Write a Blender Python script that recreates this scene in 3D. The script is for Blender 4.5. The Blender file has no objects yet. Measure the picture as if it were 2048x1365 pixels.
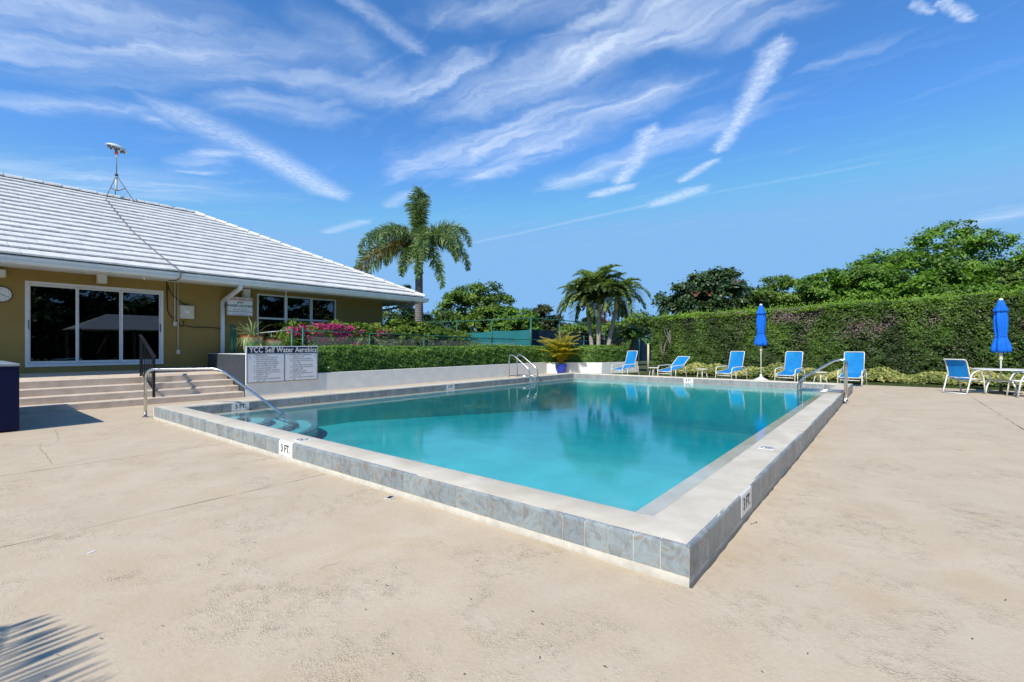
import bpy, math, random
import numpy as np
from mathutils import Matrix, Vector, Euler

R = math.radians
scene = bpy.context.scene
col = scene.collection

# ------------------------------------------------------------------ camera
# world X runs along the pool's long side, world Y across it towards the clubhouse
FPX, YAW, HY, CAMH = 946.38, .6747, 692.43, 1.35
CY, SY = math.cos(YAW), math.sin(YAW)
cam = bpy.data.cameras.new('camera')
cam.sensor_width = 36; cam.lens = FPX / 2048 * 36
cam.shift_y = (HY - 682.5) / 2048
cam.clip_start = .05; cam.clip_end = 5000
camo = bpy.data.objects.new('camera', cam); col.objects.link(camo)
camo.location = (0, 0, CAMH); camo.rotation_euler = (R(90), 0, YAW - R(90))
scene.camera = camo

def pix(x, y):            # direction of a photo pixel
    l = (x - 1024) / FPX
    return (CY + l * SY, SY - l * CY, -(y - HY) / FPX)
def at_z(x, y, z=0.):     # point of a pixel on a level surface
    d = pix(x, y); t = (z - CAMH) / d[2]; return (d[0] * t, d[1] * t, z)
def at_v(x, y, v):        # point of a pixel on a wall plane Y = v
    d = pix(x, y); t = v / d[1]; return (d[0] * t, v, CAMH + d[2] * t)
def at_d(x, y, fw):       # point of a pixel at forward distance fw
    d = pix(x, y); return (d[0] * fw, d[1] * fw, CAMH + d[2] * fw)

# ------------------------------------------------------------------ sky, sun, exposure
SUN = Vector((-1.0, -.13, 1.0)).normalized()
world = bpy.data.worlds.new('World'); scene.world = world; world.use_nodes = True
wt = world.node_tree; wn = wt.nodes; wl = wt.links
for n in list(wn): wn.remove(n)
def WN(t, **k):
    n = wn.new(t)
    for a, b in k.items(): setattr(n, a, b)
    return n
def wmath(op, a, b=None, clamp=False):
    n = WN('ShaderNodeMath', operation=op); n.use_clamp = clamp
    for i, s in enumerate((a, b)):
        if s is None: continue
        if isinstance(s, (int, float)): n.inputs[i].default_value = s
        else: wl.new(s, n.inputs[i])
    return n.outputs[0]
def wvec(op, a, b=None, out=0):
    n = WN('ShaderNodeVectorMath', operation=op)
    for i, s in enumerate((a, b)):
        if s is None: continue
        if isinstance(s, (tuple, list)): n.inputs[i].default_value = s
        else: wl.new(s, n.inputs[i])
    return n.outputs[out]
sky = WN('ShaderNodeTexSky', sky_type='NISHITA'); sky.sun_disc = False
sky.sun_elevation = math.asin(SUN.z); sky.sun_rotation = math.atan2(SUN.x, SUN.y) % (2 * math.pi)
sky.altitude = 2500; sky.air_density = 1.25; sky.dust_density = .05; sky.ozone_density = 4.0
hs = WN('ShaderNodeHueSaturation'); hs.inputs['Saturation'].default_value = 1.22; hs.inputs['Hue'].default_value = .503; hs.inputs['Value'].default_value = 1.36
wl.new(sky.outputs[0], hs.inputs['Color'])
SKYC = wvec('MINIMUM', hs.outputs[0], (1.5, 3.15, 5.5))      # keeps the horizon as clear as in the photograph
# cirrus lie on a flat high layer: direction / height gives the place on that layer
tc = WN('ShaderNodeTexCoord')
sep = WN('ShaderNodeSeparateXYZ'); wl.new(tc.outputs['Generated'], sep.inputs[0])
inv = wmath('DIVIDE', 1.0, wmath('MAXIMUM', sep.outputs[2], .02))
lay = wvec('SCALE', tc.outputs['Generated']); wl.new(inv, lay.node.inputs['Scale'])
lay = wvec('MULTIPLY', lay, (1, 1, 0))
def noise(vec, scale, detail=4, rough=.55, dist=0., vector=False):
    n = WN('ShaderNodeTexNoise'); n.inputs['Scale'].default_value = scale; n.inputs['Detail'].default_value = detail
    n.inputs['Roughness'].default_value = rough; n.inputs['Distortion'].default_value = dist
    wl.new(vec, n.inputs['Vector']); return n.outputs[1] if vector else n.outputs[0]
warp = wvec('SUBTRACT', noise(lay, 2.6, 5, .62, vector=True), (.5, .5, .5))
def sca(v, k): o = wvec('SCALE', v); o.node.inputs['Scale'].default_value = k; return o
fine = wvec('SUBTRACT', noise(lay, 30., 3, .65, vector=True), (.5, .5, .5))
layS = wvec('ADD', lay, sca(warp, .34))                              # soft cirrus
layC = wvec('ADD', wvec('ADD', lay, sca(warp, .07)), sca(fine, .035))   # contrails
fwd = wvec('DOT_PRODUCT', tc.outputs['Generated'], (CY, SY, 0), 1); lat = wvec('DOT_PRODUCT', tc.outputs['Generated'], (SY, -CY, 0), 1)
az = wmath('ARCTAN2', lat, fwd); el = wmath('DIVIDE', sep.outputs[2], wmath('MAXIMUM', fwd, .01))
def fibres(ang, sc):
    mp = WN('ShaderNodeMapping', vector_type='TEXTURE'); mp.inputs['Rotation'].default_value = (0, 0, R(ang)); mp.inputs['Scale'].default_value = (1.0, .17, 1)
    wl.new(layS, mp.inputs['Vector']); return noise(mp.outputs[0], sc, 5, .56, .25)
fmix = WN('ShaderNodeMapRange'); fmix.inputs[1].default_value = math.atan((520 - 1024) / FPX); fmix.inputs[2].default_value = math.atan((760 - 1024) / FPX); wl.new(az, fmix.inputs[0])
fb = WN('ShaderNodeMix', data_type='FLOAT'); wl.new(fmix.outputs[0], fb.inputs[0]); wl.new(fibres(-45, 1.7), fb.inputs[2]); wl.new(fibres(-95, 1.7), fb.inputs[3])
fibre = fb.outputs[0]
puff = noise(layC, 34., 4, .65)
def P2(x, y):
    d = pix(x, y); return (d[0] / d[2], d[1] / d[2])
def streak(x0, y0, x1, y1, w0, w1, op, crisp=False):
    A = np.array(P2(x0, y0)); B = np.array(P2(x1, y1)); D = B - A; L = math.sqrt(float(D @ D)); n = np.array((-D[1], D[0])) / L
    pn = np.array((-(y1 - y0), x1 - x0), float); pn /= np.linalg.norm(pn)
    def wid(x, y, w): return max(abs(float((np.array(P2(x + pn[0] * w, y + pn[1] * w)) - np.array(P2(x - pn[0] * w, y - pn[1] * w))) @ n)) / 2, 1e-4)
    a, b = wid(x0, y0, w0), wid(x1, y1, w1)
    # mapping to (along -.5..5, across in widths)
    w_ = (a + b) / 2; k = (L / w_) * (.8 if crisp else .5); mid = (A + B) / 2
    mp_ = WN('ShaderNodeMapping', vector_type='TEXTURE'); mp_.inputs['Location'].default_value = (mid[0], mid[1], 0)
    mp_.inputs['Rotation'].default_value = (0, 0, math.atan2(D[1], D[0])); mp_.inputs['Scale'].default_value = (L, w_, 1)
    wl.new(LC if crisp else LS, mp_.inputs['Vector'])
    v = wvec('MULTIPLY_ADD', wvec('ABSOLUTE', mp_.outputs[0]), (k, 1, 0)); v.node.inputs[2].default_value = (-.5 * k, 0, 0)
    rr = wvec('DOT_PRODUCT', wvec('MAXIMUM', v, (0, 0, 0)), (1, 1, 0), 1)
    mr = WN('ShaderNodeMapRange', interpolation_type='SMOOTHSTEP')
    mr.inputs[1].default_value = 2.2 if not crisp else 1.9; mr.inputs[2].default_value = -.15 if not crisp else 0.; mr.inputs[4].default_value = op
    wl.new(rr, mr.inputs[0])
    return mr.outputs[0]
soft = [(0, 85, 430, 100, 75, 40, .68), (70, 25, 330, 70, 60, 50, .6), (0, 200, 240, 215, 14, 13, .6),
        (240, 215, 300, 238, 12, 8, .6), (380, 335, 470, 300, 24, 16, .6), (490, 212, 640, 228, 18, 15, .6),
        (640, 230, 680, 212, 12, 8, .6), (640, 172, 800, 192, 24, 24, .65), (800, 196, 930, 125, 24, 22, .8),
        (960, 205, 1190, 110, 26, 42, 1.), (1190, 110, 1480, 5, 44, 16, 1.), (1230, 35, 1400, -20, 34, 26, .8), (850, 335, 1120, 235, 24, 30, .9),
        (970, 348, 1290, 195, 24, 12, .85), (1130, 365, 1440, 245, 20, 8, .75),
        (1400, 75, 1550, 35, 30, 18, .5), (0, 340, 310, 372, 30, 16, .5), (1650, 135, 1760, 88, 9, 9, .5),
        (1985, 437, 2060, 420, 8, 12, .7), (920, 20, 1160, -5, 28, 34, .45), (660, 80, 720, 150, 40, 30, .35)]
crisp = [(345, 222, 520, 305, 16, 21, .6), (520, 305, 665, 388, 20, 15, .8), (690, -10, 832, 100, 20, 9, .4),
         (1300, 262, 1270, 325, 14, 18, .9), (1270, 325, 1240, 362, 18, 8, .8), (1195, 390, 1252, 373, 7, 6, .9),
         (1557, 92, 1515, 175, 22, 20, .9), (1515, 175, 1437, 300, 19, 10, .9), (1428, 322, 1366, 361, 7, 5, .8), (1392, 379, 1316, 409, 7, 9, .8),
         (950, 486, 1330, 403, 2.2, 2.4, .26), (1330, 403, 1760, 327, 2.4, 1.6, .16), (1838, 2, 1862, 25, 14, 10, .7), (1890, 0, 1940, 38, 18, 10, .85),
         (655, 465, 728, 443, 7, 5, .5), (780, 412, 816, 388, 12, 10, .45)]
fm = WN('ShaderNodeMapRange'); fm.inputs[1].default_value = .32; fm.inputs[2].default_value = .72; wl.new(fibre, fm.inputs[0])
pm = WN('ShaderNodeMapRange'); pm.inputs[1].default_value = .26; pm.inputs[2].default_value = .74; wl.new(puff, pm.inputs[0])
veil = WN('ShaderNodeMapRange'); veil.inputs[1].default_value = .55; veil.inputs[2].default_value = .9; veil.inputs[4].default_value = .12; wl.new(fibre, veil.inputs[0])
fade = WN('ShaderNodeMapRange'); fade.inputs[1].default_value = .05; fade.inputs[2].default_value = .22; wl.new(sep.outputs[2], fade.inputs[0])
CLOUD = (5.0, 5.8, 7.0, 1)
def cloud_bg(cover):
    mixc = WN('ShaderNodeMixRGB'); wl.new(cover, mixc.inputs[0]); wl.new(SKYC, mixc.inputs[1]); mixc.inputs[2].default_value = CLOUD
    b = WN('ShaderNodeBackground'); b.inputs['Strength'].default_value = .12; wl.new(mixc.outputs[0], b.inputs['Color']); return b.outputs[0]
def sector(x0, x1, y0, y1):
    """one patch of sky as a node group: layer coordinates and fibre patterns in, cloud cover out"""
    global wn, wl, LS, LC
    def hit(a, m_): return max(a[0], a[2]) + m_ > x0 and min(a[0], a[2]) - m_ < x1 and max(a[1], a[3]) + m_ > y0 and min(a[1], a[3]) - m_ < y1
    ss = [a for a in soft if hit(a, 80 + 2 * max(a[4], a[5]))]; cs = [a for a in crisp if hit(a, 30 + 2 * max(a[4], a[5]))]
    if not ss and not cs: return None
    gt = bpy.data.node_groups.new('cloud_patch', 'ShaderNodeTree'); keep = (wn, wl)
    for nm, ty in (('soft', 'NodeSocketVector'), ('crisp', 'NodeSocketVector'), ('fibre', 'NodeSocketFloat'), ('puff', 'NodeSocketFloat')): gt.interface.new_socket(nm, in_out='INPUT', socket_type=ty)
    gt.interface.new_socket('cover', in_out='OUTPUT', socket_type='NodeSocketFloat')
    wn, wl = gt.nodes, gt.links
    gi = wn.new('NodeGroupInput'); go = wn.new('NodeGroupOutput'); LS, LC = gi.outputs[0], gi.outputs[1]
    s = c = None
    for a in ss: v = streak(*a); s = v if s is None else wmath('MAXIMUM', s, v)
    for a in cs: v = streak(*a, crisp=True); c = v if c is None else wmath('MAXIMUM', c, v)
    sv = wmath('MULTIPLY', s, wmath('ADD', wmath('MULTIPLY', gi.outputs[2], .72), .16)) if s is not None else None
    cv = wmath('MULTIPLY', c, wmath('ADD', wmath('MULTIPLY', gi.outputs[3], .6), .3)) if c is not None else None
    r = sv if cv is None else cv if sv is None else wmath('MAXIMUM', sv, cv)
    wl.new(r, go.inputs[0]); wn, wl = keep
    n = WN('ShaderNodeGroup'); n.node_tree = gt
    for i_, o_ in enumerate((layS, layC, fm.outputs[0], pm.outputs[0])): wl.new(o_, n.inputs[i_])
    return wmath('MULTIPLY', wmath('ADD', n.outputs[0], veil.outputs[0], clamp=True), fade.outputs[0])
# the sky is evaluated in patches only to save time; outside them the same thin veil goes on
cuts = [-300, 300, 640, 960, 1290, 1480, 1720, 2300]; rows = [-400, 180, 500]
def box01(v, a, b): return wmath('MULTIPLY', wmath('GREATER_THAN', v, a), wmath('LESS_THAN', v, b))
sh = cloud_bg(wmath('MULTIPLY', veil.outputs[0], fade.outputs[0]))
for y0, y1 in zip(rows[:-1], rows[1:]):
    fy = box01(el, (HY - y1) / FPX, (HY - y0) / FPX)
    for x0, x1 in zip(cuts[:-1], cuts[1:]):
        cov = sector(x0, x1, y0, y1)
        if cov is None: continue
        f_ = wmath('MULTIPLY', fy, box01(az, math.atan((x0 - 1024) / FPX), math.atan((x1 - 1024) / FPX)))
        ms = WN('ShaderNodeMixShader'); wl.new(f_, ms.inputs[0]); wl.new(sh, ms.inputs[1]); wl.new(cloud_bg(cov), ms.inputs[2]); sh = ms.outputs[0]
wo = WN('ShaderNodeOutputWorld'); wl.new(sh, wo.inputs['Surface'])
world.cycles.sampling_method = 'NONE'

sl = bpy.data.lights.new('sun', 'SUN'); sl.energy = 3.95; sl.angle = R(.53); sl.color = (1, .95, .87)
so = bpy.data.objects.new('sun', sl); col.objects.link(so); so.location = (-20, -3, 30)
so.rotation_euler = (-SUN).to_track_quat('-Z', 'Y').to_euler()
vs = scene.view_settings
vs.view_transform = 'Standard'; vs.look = 'None'; vs.exposure = .42; vs.gamma = 1; vs.use_curve_mapping = False
scene.render.engine = 'CYCLES'; scene.cycles.use_denoising = True
scene.cycles.max_bounces = 7; scene.cycles.transparent_max_bounces = 10; scene.cycles.use_adaptive_sampling = True; scene.cycles.adaptive_threshold = .015; scene.cycles.caustics_reflective = False; scene.cycles.caustics_refractive = False

# ------------------------------------------------------------------ materials
MATS = {}
def srgb(r, g, b):
    f = lambda c: (c / 255 / 12.92) if c / 255 <= .04045 else ((c / 255 + .055) / 1.055) ** 2.4
    return (f(r), f(g), f(b), 1)
class NT:
    def __init__(s, name):
        s.m = bpy.data.materials.new(name); s.m.use_nodes = True; s.t = s.m.node_tree
        s.b = s.t.nodes['Principled BSDF']; s.out = s.t.nodes['Material Output']; MATS[name] = s.m
    def n(s, t, **k):
        n = s.t.nodes.new(t)
        for a, b in k.items():
            if a in n.inputs.keys(): n.inputs[a].default_value = b
            else: setattr(n, a, b)
        return n
    def l(s, a, b): s.t.links.new(a, b)
    def coord(s, which='Object'): return s.n('ShaderNodeTexCoord').outputs[which]
    def noise(s, vec, scale, detail=4, rough=.55, dist=0.):
        n = s.n('ShaderNodeTexNoise', Scale=scale, Detail=detail, Roughness=rough, Distortion=dist); s.l(vec, n.inputs['Vector']); return n.outputs[0]
    def ramp(s, fac, stops):
        n = s.n('ShaderNodeValToRGB'); e = n.color_ramp.elements
        while len(e) < len(stops): e.new(.5)
        for i, (p, c) in enumerate(stops): e[i].position = p; e[i].color = c
        s.l(fac, n.inputs[0]); return n.outputs[0]
    def rng(s, v, a, b, c=0., d=1.):
        n = s.n('ShaderNodeMapRange'); n.inputs[1].default_value = a; n.inputs[2].default_value = b; n.inputs[3].default_value = c; n.inputs[4].default_value = d
        s.l(v, n.inputs[0]); return n.outputs[0]
    def mix(s, fac, a, b, mode='MIX'):
        n = s.n('ShaderNodeMixRGB', blend_type=mode)
        for i, x in enumerate((fac, a, b)):
            if isinstance(x, (int, float)): n.inputs[i].default_value = x
            elif isinstance(x, (tuple, list)): n.inputs[i].default_value = x
            else: s.l(x, n.inputs[i])
        return n.outputs[0]
    def math(s, op, a, b):
        n = s.n('ShaderNodeMath', operation=op)
        for i, x in enumerate((a, b)):
            if isinstance(x, (int, float)): n.inputs[i].default_value = x
            else: s.l(x, n.inputs[i])
        return n.outputs[0]
    def bump(s, h, strength=.3, dist=.02):
        n = s.n('ShaderNodeBump', Strength=strength, Distance=dist); s.l(h, n.inputs['Height']); s.l(n.outputs[0], s.b.inputs['Normal']); return n
    def base(s, c):
        if isinstance(c, (tuple, list)): s.b.inputs['Base Color'].default_value = c
        else: s.l(c, s.b.inputs['Base Color'])
def simple(name, c, rough=.6, var=.12, scale=6., metal=0., bump=0., bscale=40., spec=.5):
    m = NT(name); v = m.coord()
    n = m.noise(v, scale, 5)
    c2 = tuple(x * (1 - var * 1.6) for x in c[:3]) + (1,); c3 = tuple(min(1, x * (1 + var)) for x in c[:3]) + (1,)
    m.base(m.ramp(n, [(.3, c2), (.7, c3)]))
    rr = m.rng(m.noise(v, scale * 2.3, 4), .3, .7, max(rough - .08, 0), min(rough + .08, 1)); m.l(rr, m.b.inputs['Roughness'])
    m.b.inputs['Metallic'].default_value = metal; m.b.inputs['Specular IOR Level'].default_value = spec
    if bump: m.bump(m.noise(v, bscale, 5, .6), bump, .01)
    return m.m
# deck: worn sandy concrete with pebbled patches and rusty stains
def deck_mat():
    m = NT('deck_concrete'); v = m.coord('Object')
    big = m.noise(v, .55, 5, .6, .3); mid = m.noise(v, 2.1, 6, .62, .4); fine = m.noise(v, 38., 4, .65)
    c = m.ramp(mid, [(.25, srgb(189, 170, 142)), (.5, srgb(197, 179, 152)), (.75, srgb(204, 188, 163))])
    patch = m.rng(m.noise(v, 1.25, 6, .68, .5), .47, .60)
    stain = m.rng(m.noise(v, 1.7, 5, .6, .8), .58, .74)
    c = m.mix(m.math('MULTIPLY', stain, .4), c, srgb(192, 162, 112))
    grey = m.rng(big, .35, .65)
    c = m.mix(m.math('MULTIPLY', grey, .3), c, srgb(182, 168, 148))
    peb = m.n('ShaderNodeTexVoronoi', Scale=135.); m.l(v, peb.inputs['Vector'])
    pc = m.ramp(peb.outputs['Distance'], [(0., srgb(226, 212, 188)), (.38, srgb(204, 187, 160)), (.75, srgb(140, 123, 98))])
    pn = m.rng(m.noise(v, 9., 4, .7), .42, .62)
    pf = m.math('MULTIPLY', m.math('MULTIPLY', patch, pn), .62)
    c = m.mix(pf, c, pc)
    speck = m.rng(m.noise(v, 55., 2, .5), .70, .78)
    c = m.mix(m.math('MULTIPLY', speck, .5), c, srgb(110, 90, 66))
    c = m.mix(m.rng(fine, .3, .7, 0., .16), c, srgb(150, 130, 106))
    m.base(c); m.b.inputs['Roughness'].default_value = .86; m.b.inputs['Specular IOR Level'].default_value = .3
    hp = m.math('MULTIPLY', m.math('SUBTRACT', 1., peb.outputs['Distance']), m.math('MULTIPLY', pf, 1.3))
    h = m.math('ADD', m.math('ADD', hp, m.math('MULTIPLY', fine, .35)), m.math('MULTIPLY', mid, .5))
    m.bump(h, .55, .012)
    return m.m
deck_mat()
def coping_mat():
    m = NT('coping_concrete'); v = m.coord('Object')
    mid = m.noise(v, 2.4, 6, .62, .4); fine = m.noise(v, 60., 4, .6)
    c = m.ramp(mid, [(.3, srgb(190, 179, 158)), (.7, srgb(212, 203, 184))])
    st = m.rng(m.noise(v, 5.5, 6, .7, .6), .60, .72); c = m.mix(m.math('MULTIPLY', st, .28), c, srgb(150, 134, 110))
    m.base(c); m.b.inputs['Roughness'].default_value = .8; m.b.inputs['Specular IOR Level'].default_value = .3
    m.bump(m.math('ADD', m.math('MULTIPLY', fine, .3), mid), .25, .01); return m.m
coping_mat()
def tile_mat():
    m = NT('slate_tile'); v = m.coord('Object'); oi = m.n('ShaderNodeObjectInfo')
    ad = m.n('ShaderNodeVectorMath', operation='ADD'); m.l(v, ad.inputs[0])
    sc = m.n('ShaderNodeVectorMath', operation='SCALE'); m.l(oi.outputs['Location'], sc.inputs[0]); sc.inputs['Scale'].default_value = 3.7; m.l(sc.outputs[0], ad.inputs[1])
    a = ad.outputs[0]
    n1 = m.noise(a, 9., 6, .65, .8); n2 = m.noise(a, 26., 5, .7, .5)
    c = m.ramp(n1, [(.26, srgb(110, 106, 102)), (.42, srgb(128, 136, 138)), (.53, srgb(144, 156, 160)), (.63, srgb(136, 134, 128)), (.75, srgb(152, 122, 100))])
    c = m.mix(m.rng(n2, .5, .7, 0., .6), c, srgb(146, 124, 106))
    c = m.mix(m.rng(n2, .25, .42, .35, 0.), c, srgb(128, 154, 168))
    c = m.mix(1., c, m.ramp(oi.outputs['Random'], [(0., (.82, .82, .84, 1)), (1., (1.08, 1.08, 1.06, 1))]), 'MULTIPLY')
    m.base(c); m.b.inputs['Roughness'].default_value = .42
    m.bump(m.math('ADD', n1, m.math('MULTIPLY', n2, .4)), .35, .006); return m.m
tile_mat()
simple('grout', srgb(206, 200, 186), .85, .1, 12)
simple('marker_white', srgb(226, 226, 222), .35, .05, 14)
simple('ink_black', srgb(28, 28, 30), .6, .1, 20)
simple('ink_navy', srgb(22, 26, 62), .45, .1, 20)
simple('ink_orange', srgb(196, 84, 38), .6, .1, 20)
simple('sign_grey', srgb(222, 226, 230), .5, .05, 5)
simple('plaster_pool', srgb(182, 216, 217), .7, .08, 1.5)
simple('ledge_plaster', srgb(206, 204, 192), .75, .1, 3)
simple('step_band', srgb(124, 144, 156), .5, .2, 12)
simple('dark_gap', srgb(40, 34, 28), .95, .2, 8)
simple('soil', srgb(70, 54, 40), .95, .3, 9, bump=.6)
simple('wall_white', srgb(230, 231, 224), .8, .05, 3, bump=.15, bscale=60)
simple('wall_slate', srgb(52, 58, 68), .8, .08, 3, bump=.15, bscale=60)
simple('soffit', srgb(206, 208, 204), .7, .05, 3)
simple('gutter_white', srgb(214, 220, 220), .38, .05, 3)
simple('frame_white', srgb(214, 216, 216), .42, .05, 8)
simple('box_beige', srgb(206, 198, 176), .5, .07, 8)
simple('cable_black', srgb(36, 34, 32), .6, .1, 20)
simple('cable_grey', srgb(112, 112, 112), .6, .1, 20)
simple('rail_black', srgb(26, 26, 34), .4, .1, 14)
simple('navy_paint', srgb(10, 16, 56), .6, .12, 4, spec=.2)
simple('navy_top', srgb(140, 150, 160), .4, .1, 4)
simple('steel', (.62, .62, .62, 1), .22, .08, 20, metal=1.)
simple('white_powder', srgb(222, 220, 212), .42, .06, 10)
simple('green_post', srgb(28, 92, 74), .5, .15, 8)
simple('pole_cream', srgb(198, 192, 150), .6, .1, 8)
simple('wire_grey', srgb(150, 158, 156), .5, .1, 10, metal=.4)
simple('orange_lamp', srgb(220, 84, 40), .3, .05, 10)
simple('dish_grey', srgb(206, 210, 214), .4, .06, 10)
simple('glazed_blue', srgb(26, 58, 178), .12, .12, 9, spec=.8)
simple('rope_white', srgb(190, 214, 216), .7, .05, 20)
simple('room_dark', srgb(26, 26, 28), .9, .2, 2)
simple('pavilion_roof', srgb(150, 160, 166), .7, .08, 3)
simple('pavilion_post', srgb(60, 58, 54), .7, .1, 3)
simple('trunk_brown', srgb(104, 88, 70), .9, .25, 6, bump=.8, bscale=18)
simple('branch_grey', srgb(150, 142, 132), .9, .2, 10, bump=.5, bscale=25)
simple('fruit_red', srgb(196, 56, 30), .5, .3, 30)
simple('petal_spike', srgb(176, 112, 92), .7, .15, 20)
simple('paper_white', srgb(225, 225, 222), .8, .05, 20)
def stucco():
    m = NT('olive_stucco'); v = m.coord('Object')
    n = m.noise(v, .9, 5, .6, .3); f = m.noise(v, 90., 4, .6)
    c = m.ramp(n, [(.3, srgb(139, 117, 66)), (.7, srgb(155, 132, 78))])
    m.base(c); m.b.inputs['Roughness'].default_value = .88; m.b.inputs['Specular IOR Level'].default_value = .25; m.bump(f, .35, .006)
stucco()
def step_mat():
    m = NT('step_concrete'); v = m.coord('Object')
    n = m.noise(v, 3.2, 6, .65, .4); f = m.noise(v, 45., 5, .65)
    c = m.ramp(n, [(.28, srgb(192, 173, 152)), (.7, srgb(220, 205, 186))])
    c = m.mix(m.rng(m.noise(v, 7., 5, .7), .56, .72, 0., .35), c, srgb(150, 122, 96))
    m.base(c); m.b.inputs['Roughness'].default_value = .88; m.b.inputs['Specular IOR Level'].default_value = .25; m.bump(m.math('ADD', f, n), .5, .01)
step_mat()
def roof_mat():
    m = NT('white_roof_tile'); v = m.coord('Generated'); oi = m.n('ShaderNodeObjectInfo')
    w = m.n('ShaderNodeNewGeometry').outputs['Position']
    n = m.noise(w, 5., 6, .65, .4); f = m.noise(w, 60., 4, .6)
    c = m.ramp(n, [(.25, srgb(200, 198, 192)), (.6, srgb(224, 223, 218))])
    c = m.mix(m.rng(m.noise(w, 1.1, 5, .7, .5), .60, .75, 0., .25), c, srgb(176, 172, 164))
    c = m.mix(1., c, m.ramp(oi.outputs['Random'], [(0., (.92, .92, .92, 1)), (1., (1., 1., 1., 1))]), 'MULTIPLY')
    m.base(c); m.b.inputs['Roughness'].default_value = .75; m.b.inputs['Specular IOR Level'].default_value = .3; m.bump(f, .2, .006)
roof_mat()
def sling():
    m = NT('blue_sling'); v = m.coord('Object')
    w1 = m.n('ShaderNodeTexWave', Scale=120.); m.l(v, w1.inputs['Vector'])
    n = m.noise(v, 3., 4)
    m.base(m.ramp(n, [(.3, srgb(26, 132, 206)), (.7, srgb(40, 156, 226))])); m.b.inputs['Roughness'].default_value = .7
    m.b.inputs['Specular IOR Level'].default_value = .2; m.bump(w1.outputs[0], .15, .003)
    tr = m.n('ShaderNodeBsdfTranslucent'); tr.inputs['Color'].default_value = srgb(34, 128, 220)
    mx = m.n('ShaderNodeMixShader'); mx.inputs[0].default_value = .3
    m.l(m.b.outputs[0], mx.inputs[1]); m.l(tr.outputs[0], mx.inputs[2]); m.l(mx.outputs[0], m.out.inputs['Surface'])
sling()
simple('umbrella_blue', srgb(22, 104, 206), .8, .12, 5, spec=.2)
def leafmat(name, stops, trans=.3, rough=.5):
    m = NT(name); a = m.n('ShaderNodeAttribute', attribute_name='rnd')
    c = m.ramp(a.outputs['Fac'], stops)
    m.base(c); m.b.inputs['Roughness'].default_value = rough; m.b.inputs['Specular IOR Level'].default_value = .35
    tr = m.n('ShaderNodeBsdfTranslucent'); tc_ = m.mix(1., c, (1.25, 1.35, .6, 1), 'MULTIPLY'); m.l(tc_, tr.inputs['Color'])
    mx = m.n('ShaderNodeMixShader'); mx.inputs[0].default_value = trans
    m.l(m.b.outputs[0], mx.inputs[1]); m.l(tr.outputs[0], mx.inputs[2]); m.l(mx.outputs[0], m.out.inputs['Surface'])
    return m.m
def G(r, g, b): return (r, g, b, 1)
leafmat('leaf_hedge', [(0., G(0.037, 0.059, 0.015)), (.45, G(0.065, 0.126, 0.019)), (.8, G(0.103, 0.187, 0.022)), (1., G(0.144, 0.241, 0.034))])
leafmat('leaf_hedge_lit_tip', [(0., G(0.122, 0.241, 0.024)), (1., G(0.260, 0.414, 0.036))])  # tips coloured brighter to stand for the sunlit hedge top
leafmat('leaf_dead', [(0., G(0.163, 0.107, 0.105)), (.6, G(0.277, 0.186, 0.179)), (1., G(0.406, 0.301, 0.299))], .1, .8)
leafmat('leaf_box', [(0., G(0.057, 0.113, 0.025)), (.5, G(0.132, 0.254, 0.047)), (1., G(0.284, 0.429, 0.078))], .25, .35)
leafmat('leaf_tree', [(0., G(0.053, 0.093, 0.022)), (.5, G(0.112, 0.202, 0.030)), (1., G(0.210, 0.310, 0.048))])
leafmat('leaf_bright', [(0., G(0.068, 0.136, 0.019)), (.5, G(0.128, 0.256, 0.024)), (1., G(0.210, 0.368, 0.036))])
leafmat('leaf_dark', [(0., G(0.024, 0.048, 0.018)), (.6, G(0.054, 0.105, 0.031)), (1., G(0.115, 0.182, 0.058))], .2, .4)
leafmat('leaf_olive', [(0., G(.05, .06, .025)), (.6, G(.10, .12, .04)), (1., G(.17, .17, .07))])
leafmat('leaf_boug', [(0., G(0.077, 0.144, 0.024)), (.6, G(0.188, 0.288, 0.036)), (1., G(0.312, 0.405, 0.073))])
leafmat('petal_pink', [(0., G(.42, .03, .12)), (.6, G(.62, .03, .24)), (1., G(.72, .12, .30))], .3)
leafmat('petal_dull', [(0., G(.28, .09, .05)), (1., G(.42, .16, .09))], .3)
leafmat('leaf_variegated', [(0., G(0.054, 0.103, 0.027)), (.4, G(0.180, 0.225, 0.054)), (.75, G(0.378, 0.374, 0.108)), (1., G(0.495, 0.468, 0.180))], .2)
leafmat('leaf_palm', [(0., G(0.065, 0.112, 0.046)), (.5, G(0.140, 0.223, 0.074)), (1., G(0.302, 0.379, 0.147))], .22, .38)
leafmat('leaf_palm_old', [(0., G(.10, .10, .03)), (1., G(.27, .22, .05))], .25, .5)
leafmat('leaf_gold', [(0., G(.24, .30, .03)), (.4, G(.48, .44, .04)), (1., G(.62, .46, .05))], .35, .4)
leafmat('leaf_pygmy', [(0., G(0.058, 0.134, 0.040)), (.6, G(0.124, 0.264, 0.074)), (1., G(0.248, 0.451, 0.115))], .2, .35)
leafmat('leaf_yucca', [(0., G(.14, .20, .07)), (.6, G(.30, .36, .16)), (1., G(.48, .50, .30))], .2, .4)
leafmat('leaf_christmas', [(0., G(0.109, 0.172, 0.053)), (.5, G(0.218, 0.312, 0.105)), (1., G(0.437, 0.515, 0.239))], .3, .35)
leafmat('leaf_litter', [(0., G(0.030, 0.022, 0.015)), (1., G(0.150, 0.090, 0.045))], .1, .8)
leafmat('grass_blade', [(0., G(.04, .07, .015)), (1., G(.10, .14, .03))])
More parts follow.
